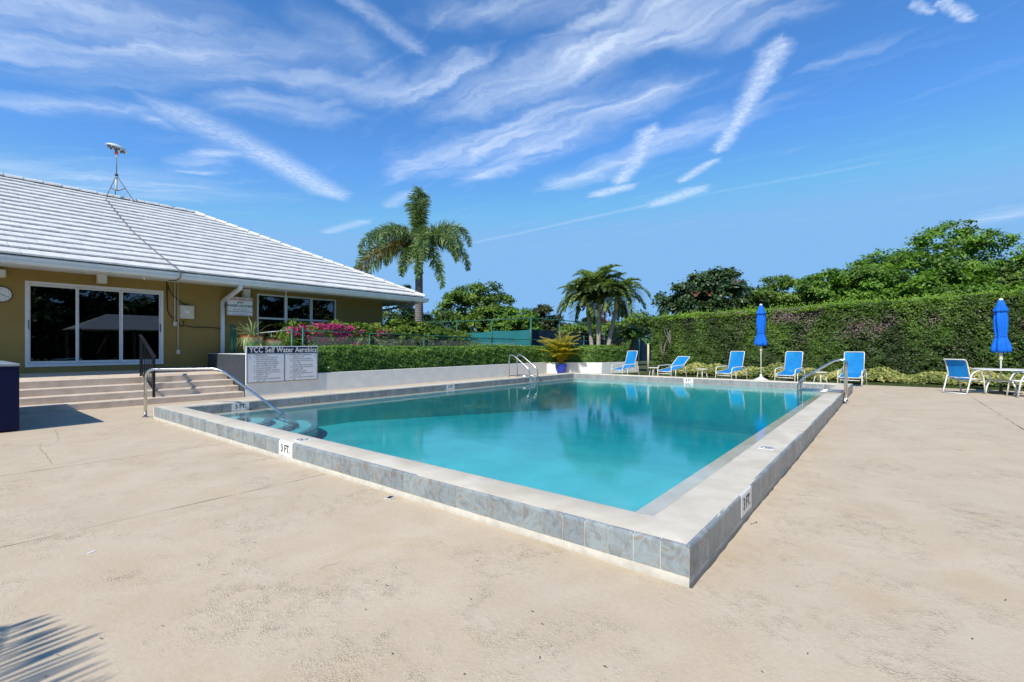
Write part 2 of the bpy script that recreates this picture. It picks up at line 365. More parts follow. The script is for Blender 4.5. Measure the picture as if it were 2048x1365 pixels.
def core_mat():
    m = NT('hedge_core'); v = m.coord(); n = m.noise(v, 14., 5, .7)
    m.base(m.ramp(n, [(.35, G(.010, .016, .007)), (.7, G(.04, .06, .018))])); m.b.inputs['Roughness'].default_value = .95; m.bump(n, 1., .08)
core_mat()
def lawn_mat():
    m = NT('lawn'); v = m.coord(); n = m.noise(v, 1.2, 6, .7); f = m.noise(v, 60., 3, .7)
    m.base(m.mix(m.rng(f, .3, .7, 0., .6), m.ramp(n, [(.3, G(.05, .075, .02)), (.7, G(.10, .11, .035))]), G(.03, .04, .012)))
    m.b.inputs['Roughness'].default_value = .95; m.bump(f, .8, .03)
lawn_mat()
def palmtrunk(name, c1, c2, sc=9.):
    m = NT(name); v = m.coord()
    w = m.n('ShaderNodeTexWave', Scale=sc, Distortion=3., Detail=3., bands_direction='Z'); m.l(v, w.inputs['Vector'])
    n = m.noise(v, 7., 5, .7)
    c = m.mix(m.math('MULTIPLY', w.outputs[0], .55), m.ramp(n, [(.3, c1), (.7, c2)]), tuple(x * .45 for x in c1[:3]) + (1,))
    m.base(c); m.b.inputs['Roughness'].default_value = .9; m.bump(m.math('ADD', w.outputs[0], n), .6, .02)
palmtrunk('palm_trunk', srgb(104, 100, 98), srgb(146, 140, 138), 3.2)
palmtrunk('palm_trunk_pale', srgb(150, 140, 128), srgb(186, 176, 164), 3.5)
simple('crownshaft', srgb(92, 98, 78), .5, .2, 5)
simple('crownshaft_gold', srgb(168, 158, 70), .5, .2, 5)
def glazed_pot():
    m = NT('glazed_green_pot'); v = m.coord('Generated'); s = m.n('ShaderNodeSeparateXYZ'); m.l(v, s.inputs[0])
    n = m.noise(v, 7., 5, .7, 1.); h = m.math('ADD', s.outputs[2], m.math('MULTIPLY', m.math('SUBTRACT', n, .5), .35))
    m.base(m.ramp(h, [(.0, srgb(50, 96, 60)), (.55, srgb(88, 132, 84)), (.84, srgb(176, 160, 116)), (.93, srgb(150, 76, 48)), (1., srgb(120, 58, 40))]))
    m.b.inputs['Roughness'].default_value = .25
glazed_pot()
def water_mat():
    m = NT('pool_water'); m.t.nodes.remove(m.b)
    v = m.coord('Object')
    n1 = m.noise(v, 1.6, 3, .5, .2); n2 = m.noise(v, 9., 4, .6, .3); n3 = m.noise(v, 34., 3, .6)
    calm = m.rng(m.noise(v, .35, 3, .5), .35, .65, .35, 1.)
    h = m.math('ADD', m.math('MULTIPLY', n1, .22), m.math('MULTIPLY', m.math('ADD', m.math('MULTIPLY', n2, .16), m.math('MULTIPLY', n3, .13)), calm))
    bp = m.n('ShaderNodeBump', Strength=.09, Distance=.05); m.l(h, bp.inputs['Height'])
    fr = m.n('ShaderNodeFresnel', IOR=1.33); m.l(bp.outputs[0], fr.inputs['Normal'])
    gl = m.n('ShaderNodeBsdfGlossy', Roughness=.015); m.l(bp.outputs[0], gl.inputs['Normal'])
    tr = m.n('ShaderNodeBsdfTransparent'); mx = m.n('ShaderNodeMixShader')
    m.l(fr.outputs[0], mx.inputs[0]); m.l(tr.outputs[0], mx.inputs[1]); m.l(gl.outputs[0], mx.inputs[2]); m.l(mx.outputs[0], m.out.inputs['Surface'])
    va = m.n('ShaderNodeVolumeAbsorption', Density=.75); va.inputs['Color'].default_value = (.04, .86, .90, 1); m.l(va.outputs[0], m.out.inputs['Volume'])
water_mat()
def glass_mat():
    m = NT('window_glass'); m.t.nodes.remove(m.b)
    fr = m.n('ShaderNodeFresnel', IOR=1.55); gl = m.n('ShaderNodeBsdfGlossy', Roughness=.0); gl.inputs['Color'].default_value = (.9, .95, 1, 1)
    tr = m.n('ShaderNodeBsdfTransparent'); tr.inputs['Color'].default_value = (.35, .37, .38, 1); mx = m.n('ShaderNodeMixShader')
    f = m.math('MINIMUM', m.math('MULTIPLY', fr.outputs[0], 2.1), 1.)
    m.l(f, mx.inputs[0]); m.l(tr.outputs[0], mx.inputs[1]); m.l(gl.outputs[0], mx.inputs[2]); m.l(mx.outputs[0], m.out.inputs['Surface'])
glass_mat()
def screen_mat(name, c):
    m = NT(name); v = m.coord(); n = m.noise(v, 1.1, 5, .6, .6)
    cc = m.ramp(n, [(.3, tuple(x * .75 for x in c[:3]) + (1,)), (.7, c)])
    m.base(cc); m.b.inputs['Roughness'].default_value = .85; m.bump(n, .6, .08)
screen_mat('windscreen_sunlit', srgb(26, 114, 120)); screen_mat('windscreen_shaded', srgb(22, 54, 80))  # one cloth: sunlit and shaded fence sides put into two colours

# ------------------------------------------------------------------ mesh helpers
def mesh_np(name, V, F, rnd=None, smooth=False):
    me = bpy.data.meshes.new(name)
    V = np.asarray(V, np.float32); F = np.asarray(F, np.int32); nf, k = F.shape
    me.vertices.add(len(V)); me.vertices.foreach_set('co', V.ravel())
    me.loops.add(nf * k); me.loops.foreach_set('vertex_index', F.ravel())
    me.polygons.add(nf); me.polygons.foreach_set('loop_start', np.arange(0, nf * k, k, dtype=np.int32))
    if rnd is not None:
        at = me.attributes.new('rnd', 'FLOAT', 'FACE'); at.data.foreach_set('value', np.asarray(rnd, np.float32))
    me.update(calc_edges=True)
    if smooth: me.polygons.foreach_set('use_smooth', np.ones(nf, bool))
    return me
def link(name, me, mat, parent=None, loc=None, rot=None):
    o = bpy.data.objects.new(name, me); col.objects.link(o)
    if mat and me is not None and len(me.materials) == 0: me.materials.append(MATS[mat])
    if parent: o.parent = parent
    if loc is not None: o.location = loc
    if rot is not None: o.rotation_euler = rot
    return o
def tag(o, label, cat, group=None):
    o['label'] = label; o['category'] = cat
    if group: o['group'] = group
    return o
def thing(name, label, cat, loc=(0, 0, 0), rz=0., group=None):
    o = bpy.data.objects.new(name, None); col.objects.link(o); o.empty_display_size = .1
    o.location = loc; o.rotation_euler = (0, 0, rz); return tag(o, label, cat, group)
def struct(o): o['kind'] = 'structure'; return o
def wpart(o, root):      # a part whose mesh is in world coordinates
    o.parent = root; o.matrix_parent_inverse = Matrix.Translation(root.location).inverted(); return o
class MB:
    def __init__(s): s.v = []; s.f = []
    def add(s, vs, fs):
        b = len(s.v); s.v += [tuple(p) for p in vs]; s.f += [tuple(i + b for i in f) for f in fs]; return s
    def box(s, x0, x1, y0, y1, z0, z1, ch=0.):
        if ch:
            c = min(ch, (x1 - x0) * .45, (y1 - y0) * .45, (z1 - z0) * .45)
            rings = []
            for z, i in ((z0, c), (z0 + c, 0), (z1 - c, 0), (z1, c)):
                rings.append([(x0 + i + c * (i == 0), y0 + i, z), (x1 - i - c * (i == 0), y0 + i, z), (x1 - i, y0 + i + c * (i == 0), z), (x1 - i, y1 - i - c * (i == 0), z),
                              (x1 - i - c * (i == 0), y1 - i, z), (x0 + i + c * (i == 0), y1 - i, z), (x0 + i, y1 - i - c * (i == 0), z), (x0 + i, y0 + i + c * (i == 0), z)])
            vs = [p for r in rings for p in r]; fs = []
            for k in range(3):
                for j in range(8): a = k * 8 + j; b = k * 8 + (j + 1) % 8; fs.append((a, b, b + 8, a + 8))
            fs.append(tuple(range(7, -1, -1))); fs.append(tuple(range(24, 32)))
            return s.add(vs, fs)
        vs = [(x, y, z) for z in (z0, z1) for y in (y0, y1) for x in (x0, x1)]
        return s.add(vs, [(0, 2, 3, 1), (4, 5, 7, 6), (0, 1, 5, 4), (2, 6, 7, 3), (0, 4, 6, 2), (1, 3, 7, 5)])
    def beam(s, a, b, w, h, up=(0, 0, 1)):
        a, b, up = Vector(a), Vector(b), Vector(up); d = (b - a).normalized(); x = d.cross(up).normalized(); y = x.cross(d)
        vs = [p + x * (i * w / 2) + y * (j * h / 2) for p in (a, b) for j in (-1, 1) for i in (-1, 1)]
        return s.add(vs, [(0, 1, 3, 2), (4, 6, 7, 5), (0, 4, 5, 1), (2, 3, 7, 6), (0, 2, 6, 4), (1, 5, 7, 3)])
    def tube(s, pts, r, seg=8, cap=True):
        P = [Vector(p) for p in pts]; n = len(P); rs = r if isinstance(r, (list, tuple)) else [r] * n
        T = [(P[min(i + 1, n - 1)] - P[max(i - 1, 0)]).normalized() for i in range(n)]
        u = T[0].orthogonal().normalized(); vs = []; fs = []
        for i in range(n):
            if i: u = (u - T[i] * u.dot(T[i])).normalized()
            w = T[i].cross(u)
            for k in range(seg):
                a = 2 * math.pi * k / seg; vs.append(P[i] + (u * math.cos(a) + w * math.sin(a)) * rs[i])
        for i in range(n - 1):
            for k in range(seg): a = i * seg + k; b = i * seg + (k + 1) % seg; fs.append((a, b, b + seg, a + seg))
        if cap: fs.append(tuple(range(seg - 1, -1, -1))); fs.append(tuple(range((n - 1) * seg, n * seg)))
        return s.add(vs, fs)
    def lathe(s, prof, seg=24, c=(0, 0, 0), fn=None):
        vs = []; fs = []; m = len(prof)
        for i, (r, z) in enumerate(prof):
            for k in range(seg):
                a = 2 * math.pi * k / seg; q = r * (fn(a, z) if fn else 1); vs.append((c[0] + q * math.cos(a), c[1] + q * math.sin(a), c[2] + z))
        for i in range(m - 1):
            for k in range(seg): a = i * seg + k; b = i * seg + (k + 1) % seg; fs.append((a, b, b + seg, a + seg))
        fs.append(tuple(range(seg - 1, -1, -1))); fs.append(tuple(range((m - 1) * seg, m * seg)))
        return s.add(vs, fs)
    def prism(s, poly, z0, z1):
        n = len(poly); vs = [(x, y, z) for z in (z0, z1) for x, y in poly]
        fs = [tuple(range(n - 1, -1, -1)), tuple(range(n, 2 * n))] + [(i, (i + 1) % n, (i + 1) % n + n, i + n) for i in range(n)]
        return s.add(vs, fs)
    def sheet(s, rows):     # grid of points
        m = len(rows[0]); vs = [p for r in rows for p in r]
        return s.add(vs, [(i * m + j, i * m + j + 1, (i + 1) * m + j + 1, (i + 1) * m + j) for i in range(len(rows) - 1) for j in range(m - 1)])
    def mesh(s, name, smooth=False):
        me = bpy.data.meshes.new(name); me.from_pydata([tuple(p) for p in s.v], [], s.f); me.update()
        if smooth: me.polygons.foreach_set('use_smooth', [True] * len(me.polygons)); 
        if smooth == 'auto':
            me.set_sharp_from_angle(angle=R(40))
        return me
    def build(s, name, mat, parent=None, loc=None, rot=None, smooth=False):
        return link(name, s.mesh(name, smooth), mat, parent, loc, rot)
def fillet(pts, r, n=6):
    P = [Vector(p) for p in pts]; out = [P[0]]
    for i in range(1, len(P) - 1):
        a, b, c = P[i - 1], P[i], P[i + 1]; k = min(r, (a - b).length * .49, (c - b).length * .49)
        p, q = b + (a - b).normalized() * k, b + (c - b).normalized() * k
        for j in range(n + 1): t = j / n; out.append(p * (1 - t) ** 2 + b * 2 * t * (1 - t) + q * t * t)
    return out + [P[-1]]
FONT = None
def text(s, size, mat, parent, loc, rot, name='lettering', align='LEFT', bold=0., squeeze=1., depth=0.):
    cu = bpy.data.curves.new('t', 'FONT'); cu.body = s; cu.size = size; cu.align_x = align; cu.align_y = 'CENTER'; cu.offset = bold; cu.extrude = depth; cu.resolution_u = 3; cu.space_character = 1.0 + bold * 12
    o = bpy.data.objects.new('t', cu)
    me = bpy.data.meshes.new_from_object(o); bpy.data.objects.remove(o); bpy.data.curves.remove(cu)
    me.materials.clear()
    if squeeze != 1: me.transform(Matrix.Diagonal((squeeze, 1, 1, 1)))
    return link(name, me, mat, parent, loc, rot)
FACE_V = (R(90), 0, 0)          # lettering seen from the -Y side
FACE_U = (R(90), 0, R(-90))     # lettering seen from the -X side

# ================================================================== THE SETTING
U0, U1, V0, V1, CW, CZ = 2.702, 17.466, .882, 10.716, .363, .2195    # pool beam outline, coping width and height
IU0, IU1, IV0, IV1 = U0 + CW, U1 - CW, V0 + CW, V1 - CW
WZ = .045                                                             # water level
rng = np.random.default_rng(7); rnd = random.Random(11)
def jitter_poly(poly, step=.16, amp=.004, amp2=.006):
    out = []
    for i, a in enumerate(poly):
        b = poly[(i + 1) % len(poly)]; L = math.dist(a, b); n = max(1, int(L / step)); nx, ny = -(b[1] - a[1]) / L, (b[0] - a[0]) / L
        ph = rnd.random() * 6; far = L > 40
        for k in range(n):
            t = k / n; j = 0 if k == 0 else rnd.uniform(-amp, amp) + amp2 * .5 * math.sin(t * L * 1.3 + ph)
            out.append((a[0] + (b[0] - a[0]) * t + nx * j, a[1] + (b[1] - a[1]) * t + ny * j))
    return out
# ground sheet out to the horizon, with the pool pit left open
g = MB(); B = 1500
xs = (-B, 2.8, 17.35, B); ys = (-B, 1.0, 10.6, B)
for i in range(3):
    for j in range(3):
        if i == 1 and j == 1: continue
        g.add([(xs[i], ys[j], -.09), (xs[i + 1], ys[j], -.09), (xs[i + 1], ys[j + 1], -.09), (xs[i], ys[j + 1], -.09)], [(0, 1, 2, 3)])
struct(g.build('ground', 'lawn'))
# sub-base seen dark in the joints, then the cast slabs
sb = MB()
for (a, b, c_, d) in ((-9, 2.8, -14, 13.9), (17.35, 20.4, -14, 13.9), (2.8, 17.35, -14, 1.0), (2.8, 17.35, 10.6, 13.9)):
    sb.add([(a, c_, -.06), (b, c_, -.06), (b, d, -.06), (a, d, -.06)], [(0, 1, 2, 3)])
deck = struct(sb.build('pool_deck', 'dark_gap'))
e = .02
slabs = [[(-9, 7.215), (U0 - e, 7.215), (U0 - e, V1 + e), (U1 + e, V1 + e), (U1 + e, 13.62), (-9, 13.62)],
         [(-9, 4.655), (U0 - e, 4.655), (U0 - e, 7.205), (-9, 7.205)],
         [(-9, -1.675), (20.5, -1.675), (20.5, V0 - e), (U0 - e, V0 - e), (U0 - e, 4.646), (-9, 4.646)],
         [(-9, -14), (20.5, -14), (20.5, -1.684), (-9, -1.684)],
         [(U1 + e, V0 - e + .004), (20.5, V0 - e + .004), (20.5, 13.62), (U1 + e + .004, 13.62)]]
for k, p in enumerate(slabs):
    q = jitter_poly(p, .11, .006); n = len(q)
    m = MB().add([(x, y, 0) for x, y in q] + [(x, y, -.055) for x, y in q], [tuple(range(n))] + [((i + 1) % n, i, i + n, (i + 1) % n + n) for i in range(n)])
    m.build('slab', 'deck_concrete', deck)
# lawn strip at the far end under the chairs' back legs
struct(MB().add([(20.51, -30, -.012), (26, -30, -.012), (26, 11, -.012), (20.51, 11, -.012)], [(0, 1, 2, 3)]).build('lawn', 'lawn'))

# pool basin: pale plaster, shallow end near, deep end far, ledge just under water
basin = MB()
LW = .345; LZ = .026
a0, a1, b0, b1 = IU0 + LW, IU1 - LW, IV0 + LW, IV1 - LW
def depth(u): return -.46 - max(0, (u - 6.5)) / 10.5 * .75      # apparent depth: the water does not bend light here
us = [a0, 6.5, 9, 11.5, 14, a1]
basin.sheet([[(u, b0, depth(u)), (u, b1, depth(u))] for u in us])                         # floor
basin.sheet([[(u, b0, LZ), (u, b0, depth(u))] for u in us]); basin.sheet([[(u, b1, depth(u)), (u, b1, LZ)] for u in us])
basin.add([(a0, b0, LZ), (a0, b1, LZ), (a0, b1, depth(a0)), (a0, b0, depth(a0))], [(0, 1, 2, 3)])
basin.add([(a1, b0, LZ), (a1, b1, LZ), (a1, b1, depth(a1)), (a1, b0, depth(a1))], [(3, 2, 1, 0)])
pool = struct(basin.build('pool_basin', 'plaster_pool'))
led = MB()
o_ = .02
for (x0, x1, y0, y1) in ((IU0 - o_, IU1 + o_, IV0 - o_, b0), (IU0 - o_, IU1 + o_, b1, IV1 + o_), (IU0 - o_, a0, b0, b1), (a1, IU1 + o_, b0, b1)):
    led.add([(x0, y0, LZ), (x1, y0, LZ), (x1, y1, LZ), (x0, y1, LZ)], [(0, 1, 2, 3)])
led.build('ledge', 'ledge_plaster', pool)
# rounded corner stair under water, slate band on each nosing
cu, cv = a0 - .01, b1 + .01
for k, rad in enumerate((.62, 1.05, 1.48, 1.9)):
    zt = -.03 - .075 * k; arc = [(cu + rad * math.cos(t), cv - rad * math.sin(t)) for t in np.linspace(0, math.pi / 2, 18)]
    MB().prism([(cu, cv)] + arc[::-1], depth(a0) - .02, zt).build('stair', 'plaster_pool', pool)
    ri = rad - .13; arc2 = [(cu + ri * math.cos(t), cv - ri * math.sin(t)) for t in np.linspace(0, math.pi / 2, 18)]
    bnd = MB().sheet([[(x, y, zt + .004) for x, y in arc], [(x, y, zt + .004) for x, y in arc2]])
    bnd.sheet([[(cu + (rad + .004) * math.cos(t), cv - (rad + .004) * math.sin(t), z) for t in np.linspace(0, math.pi / 2, 18)] for z in (zt + .004, zt - .02)])
    bnd.build('stair_band', 'step_band', pool)
# beam and coping
cp = MB()
bo = .0035
def ring(o, i, z0, z1):      # square ring from outline inset o to inset i
    A = [(U0 + o, V0 + o), (U1 - o, V0 + o), (U1 - o, V1 - o), (U0 + o, V1 - o)]; I = [(U0 + i, V0 + i), (U1 - i, V0 + i), (U1 - i, V1 - i), (U0 + i, V1 - i)]
    vs = [(x, y, z) for z in (z0, z1) for q in (A, I) for x, y in q]
    fs = []
    for k in range(4):
        j = (k + 1) % 4
        fs += [(8 + k, 8 + j, 12 + j, 12 + k), (k, j, 8 + j, 8 + k), (4 + j, 4 + k, 12 + k, 12 + j)]
    cp.add(vs, fs)
ring(bo, CW - bo, -.35, CZ - .012)
coping = struct(cp.build('pool_beam', 'grout'))
def undul(name, mat):        # coping top: subdivided strips with a rounded inner lip
    m = MB(); N = 60
    def strip(p0, p1, inward, ma, mb):
        rows = []
        for k in range(N + 1):
            t = k / N; row = []
            for (w, dz) in ((.013, -.004), (.028, 0), (CW * .5, .002), (CW - .03, 0), (CW - .008, -.006), (CW, -.022), (CW, -.05)):
                s0 = w * ma; s1 = w * mb
                L = math.dist(p0, p1); q = s0 + (L - s0 - s1) * t
                x = p0[0] + (p1[0] - p0[0]) / L * q + inward[0] * w; y = p0[1] + (p1[1] - p0[1]) / L * q + inward[1] * w
                row.append((x, y, CZ + dz + .0015 * math.sin(x * 1.7 + y * 1.3)))
            rows.append(row)
        m.sheet(rows)
    strip((U0, V0), (U1, V0), (0, 1), 1, 1); strip((U1, V0), (U1, V1), (-1, 0), 1, 1); strip((U1, V1), (U0, V1), (0, -1), 1, 1); strip((U0, V1), (U0, V0), (1, 0), 1, 1)
    me = m.mesh(name)
    import bmesh as _b
    bm = _b.new(); bm.from_mesh(me); _b.ops.recalc_face_normals(bm, faces=bm.faces); bm.to_mesh(me); bm.free()
    me.polygons.foreach_set('use_smooth', [True] * len(me.polygons))
    return link(name, me, mat, coping)
undul('coping', 'coping_concrete')
# slate border tiles: outside near and right, inside left and far
TW = .1685
def tile_mesh(name, w, top=True, h0=WZ + .001, th=.014):
    prof = [(0, h0), (0, CZ - .022), (.003, CZ - .011), (.010, CZ - .004), (.026, CZ + .0005), (.026, CZ - .01), (th, CZ - .02), (th, h0)] if top else [(0, h0), (0, CZ - .03), (th, CZ - .03), (th, h0)]
    m = MB(); n = len(prof)
    vs = [(x, y, z) for x in (.0025, w - .0025) for (y, z) in prof]      # local: x along, y into the beam, z up
    m.add(vs, [tuple(range(n)), tuple(range(2 * n - 1, n - 1, -1))] + [(i, i + n, (i + 1) % n + n, (i + 1) % n) for i in range(n)])
    return m.mesh(name)
tm_out = tile_mesh('tile', TW); tm_in = tile_mesh('tile', TW, False)
mk_out = tile_mesh('marker_tile', TW * 2); mk_in = tile_mesh('marker_tile', TW * 2, False)
marks = {'near': (5.513, '3 FT.'), 'right': (3.966, '3 FT.')}
def course(fixed, start, end, kind, me, mk, marker_at):
    # kind: 'near' (x=U0 face, along y), 'right' (y=V0 face, along x), 'left' (y=IV1 face), 'far' (x=IU1 face)
    n = int(round((end - start) / TW)); skip = {}
    for pos, s in marker_at:
        k = int(round((pos - start) / TW)); skip[k] = s; skip[k + 1] = None
    for k in range(n):
        q = start + k * TW
        dj = rnd.uniform(-.0012, .0012)
        if k in skip and skip[k] is None: continue
        mesh, mat, nm = (mk, 'marker_white', 'marker_tile') if k in skip else (me, 'slate_tile', 'tile')
        if kind in ('right', 'left'):
            o = link(nm, mesh, mat, coping, (q, fixed + dj, 0))
        else:
            o = link(nm, mesh, mat, coping, (fixed + dj, q + (TW * 2 if k in skip else TW), 0), (0, 0, R(-90)))
        if k in skip:
            w = TW * 2; zc = (WZ + CZ) / 2 - .005 if kind in ('near', 'right') else (WZ + CZ - .03) / 2
            text(skip[k], .125 if kind in ('near', 'right') else .12, 'ink_black', o, (w / 2, -.0025, zc), FACE_V, align='CENTER', bold=.0022, squeeze=.84)
course(U0, V0 + .002, V1, 'near', tm_out, mk_out, [(5.513, '3 FT.')])
course(V0, U0 + .002, U1, 'right', tm_out, mk_out, [(3.966, '3 FT.')])
lm = [(at_v(x, 760, IV1)[0], s) for x, s in ((462, '3 FT.'), (896, '5 FT'), (1059, '6 FT'))]
course(IV1 - .003, IU0 + .002, IU1, 'left', tm_in, mk_in, lm)
d = pix(1384, 760); fv = d[1] * IU1 / d[0]
course(IU1 - .003, IV0 + .002, IV1, 'far', tm_in, mk_in, [(fv, '8 FT')])
# plain outer tiles on the two sides turned away (one mesh)
m = MB(); 
for k in range(58):
    y = V0 + .002 + k * TW; m.box(U1 - .012, U1 + .002, y + .002, y + TW - .002, WZ, CZ - .01)
for k in range(87):
    x = U0 + .002 + k * TW; m.box(x + .002, x + TW - .002, V1 - .012, V1 + .002, WZ, CZ - .01)
o = m.build('tile_row', 'slate_tile', coping); o['kind'] = 'stuff'
# water
struct(MB().box(IU0 - .06, IU1 + .06, IV0 - .06, IV1 + .06, -2.9, WZ).build('pool_water', 'pool_water'))

# ------------------------------------------------------------------ clubhouse
HV = 16.2; HL, HR = -9., 11.79; EV, EU = 15.0, 12.99; EZ = 3.36; RV, RU, RZ = 21.27, 6.72, 6.53
house = thing('clubhouse', 'low olive stucco clubhouse with white flat tile hip roof and dark sliding doors', 'building', (3., HV, 0))
D0 = at_v(49, 735, HV); D1 = at_v(326.5, 583, HV)
DX0, DX1, DZ0, DZ1 = 1.565, 4.33, .84, 2.92
WX0, WX1, WZ0, WZ1 = 6.88, 9.70, 1.0, 3.07
def wall_grid(xs, zs, holes, y0, y1):
    m = MB()
    for i in range(len(xs) - 1):
        for j in range(len(zs) - 1):
            cx, cz = (xs[i] + xs[i + 1]) / 2, (zs[j] + zs[j + 1]) / 2
            if any(a < cx < b and c_ < cz < d_ for a, b, c_, d_ in holes): continue
            m.add([(xs[i], y0, zs[j]), (xs[i + 1], y0, zs[j]), (xs[i + 1], y0, zs[j + 1]), (xs[i], y0, zs[j + 1])], [(0, 1, 2, 3)])
            m.add([(xs[i], y1, zs[j]), (xs[i + 1], y1, zs[j]), (xs[i + 1], y1, zs[j + 1]), (xs[i], y1, zs[j + 1])], [(3, 2, 1, 0)])
    for a, b, c_, d_ in holes:
        m.add([(a, y0, c_), (b, y0, c_), (b, y0, d_), (a, y0, d_), (a, y1, c_), (b, y1, c_), (b, y1, d_), (a, y1, d_)], [(0, 4, 5, 1), (1, 5, 6, 2), (2, 6, 7, 3), (3, 7, 4, 0)])
    return m
w = wall_grid([HL, DX0, DX1, WX0, WX1, HR], [-.08, DZ0, WZ0, DZ1, WZ1, 3.34], [(DX0, DX1, DZ0, DZ1), (WX0, WX1, WZ0, WZ1)], HV, HV + .2)
w.add([(HR, HV, -.08), (HR, 26.3, -.08), (HR, 26.3, 3.34), (HR, HV, 3.34)], [(0, 1, 2, 3)])
w.add([(HL, HV, -.08), (HL, 26.3, -.08), (HL, 26.3, 3.34), (HL, HV, 3.34)], [(3, 2, 1, 0)])
w.add([(HL, 26.3, -.08), (HR, 26.3, -.08), (HR, 26.3, 3.34), (HL, 26.3, 3.34)], [(3, 2, 1, 0)])
wpart(w.build('wall', 'olive_stucco'), house)
rm = MB()
for (x0, x1) in ((.2, 5.4), (6., 11.)):
    rm.add([(x0, HV + .21, .6), (x1, HV + .21, .6), (x1, 21, .6), (x0, 21, .6), (x0, HV + .21, 3.2), (x1, HV + .21, 3.2), (x1, 21, 3.2), (x0, 21, 3.2)], [(0, 1, 2, 3), (7, 6, 5, 4), (3, 2, 6, 7), (0, 3, 7, 4), (1, 5, 6, 2)])
wpart(rm.build('interior', 'room_dark'), house)
# sliding door of three panels
door = wpart(MB().box(DX0, DX1, HV + .0, HV + .12, DZ1 - .07, DZ1).box(DX0, DX1, HV - .03, HV + .12, DZ0, DZ0 + .07).box(DX0, DX0 + .06, HV, HV + .12, DZ0 + .07, DZ1 - .07)
     .box(DX1 - .06, DX1, HV, HV + .12, DZ0 + .07, DZ1 - .07).build('sliding_door', 'frame_white'), house)
pw = (DX1 - DX0 - .12) / 3
for k in range(3):
    x0 = DX0 + .06 + k * pw; x1 = x0 + pw; yy = HV + (.03 if k != 1 else .065); zb, zt = DZ0 + .075, DZ1 - .075
    t_ = .035
    MB().box(x0, x0 + t_, yy, yy + .03, zb, zt).box(x1 - t_, x1, yy, yy + .03, zb, zt).box(x0 + t_, x1 - t_, yy, yy + .03, zb, zb + .06).box(x0 + t_, x1 - t_, yy, yy + .03, zt - .04, zt).build('door_panel', 'frame_white', door)
    MB().box(x0 + t_, x1 - t_, yy + .012, yy + .018, zb + .06, zt - .04).build('pane', 'window_glass', door)
for x in (DX0 + .05, DX1 - .075): MB().box(x, x + .025, HV + .0, HV + .028, 1.75, 1.98).build('handle', 'cable_grey', door)
# window of three lights over low panes
win = wpart(MB().box(WX0, WX1, HV - .02, HV + .1, WZ1 - .05, WZ1).box(WX0, WX1, HV - .03, HV + .1, WZ0, WZ0 + .06).box(WX0, WX0 + .05, HV - .02, HV + .1, WZ0 + .06, WZ1 - .05)
    .box(WX1 - .05, WX1, HV - .02, HV + .1, WZ0 + .06, WZ1 - .05).build('window', 'frame_white'), house)
ww = (WX1 - WX0 - .1) / 3
for k in range(3):
    x0 = WX0 + .05 + k * ww; x1 = x0 + ww
    if k < 2: MB().box(x1 - .045, x1 + .045, HV - .015, HV + .09, WZ0 + .06, WZ1 - .05).build('mullion', 'frame_white', win)
    za = 2.27; l_ = x0 + (.045 if k else 0); r_ = x1 - (.045 if k < 2 else 0)
    MB().box(l_, r_, HV + .01, HV + .07, za - .03, za + .03).build('transom', 'frame_white', win)
    MB().box(l_, r_, HV + .04, HV + .046, za + .03, WZ1 - .05).build('pane', 'window_glass', win)
    MB().box(l_, r_, HV + .04, HV + .046, WZ0 + .06, za - .03).build('pane', 'window_glass', win)
# roof body, soffit, fascia gutter
LEU = HL - 1.2; LRU = LEU + (RV - EV); BEV = 2 * RV - EV
rb = MB().add([(LEU, EV, EZ - .05), (EU, EV, EZ - .05), (EU, BEV, EZ - .05), (LEU, BEV, EZ - .05), (LRU, RV, RZ - .05), (RU, RV, RZ - .05)],
              [(0, 1, 5, 4), (1, 2, 5), (2, 3, 4, 5), (3, 0, 4)])
roof = wpart(rb.build('roof', 'white_roof_tile'), house)
wpart(MB().box(LEU + .02, EU - .02, EV + .02, BEV - .02, 3.20, 3.28).build('soffit', 'soffit'), house)
gp = [(0, 3.17), (-.02, 3.15), (-.09, 3.15), (-.125, 3.21), (-.125, 3.25), (-.145, 3.285), (-.145, 3.30), (-.13, 3.30), (-.02, 3.30), (0, 3.30)]
gm = MB()
gv = [(LEU - .1, EV + y, z) for y, z in gp] + [(EU - y, EV + y, z) for y, z in gp] + [(EU - y, BEV, z) for y, z in gp]
n = len(gp); gm.add(gv, [(s_ * n + i, s_ * n + i + 1, (s_ + 1) * n + i + 1, (s_ + 1) * n + i) for s_ in (0, 1) for i in range(n - 1)] + [tuple(range(n))])
wpart(gm.build('gutter', 'gutter_white'), house)
wpart(MB().box(LEU, EU, EV + .003, EV + .02, 3.12, 3.34).box(EU - .02, EU - .003, EV + .02, BEV, 3.12, 3.34).build('fascia', 'soffit'), house)
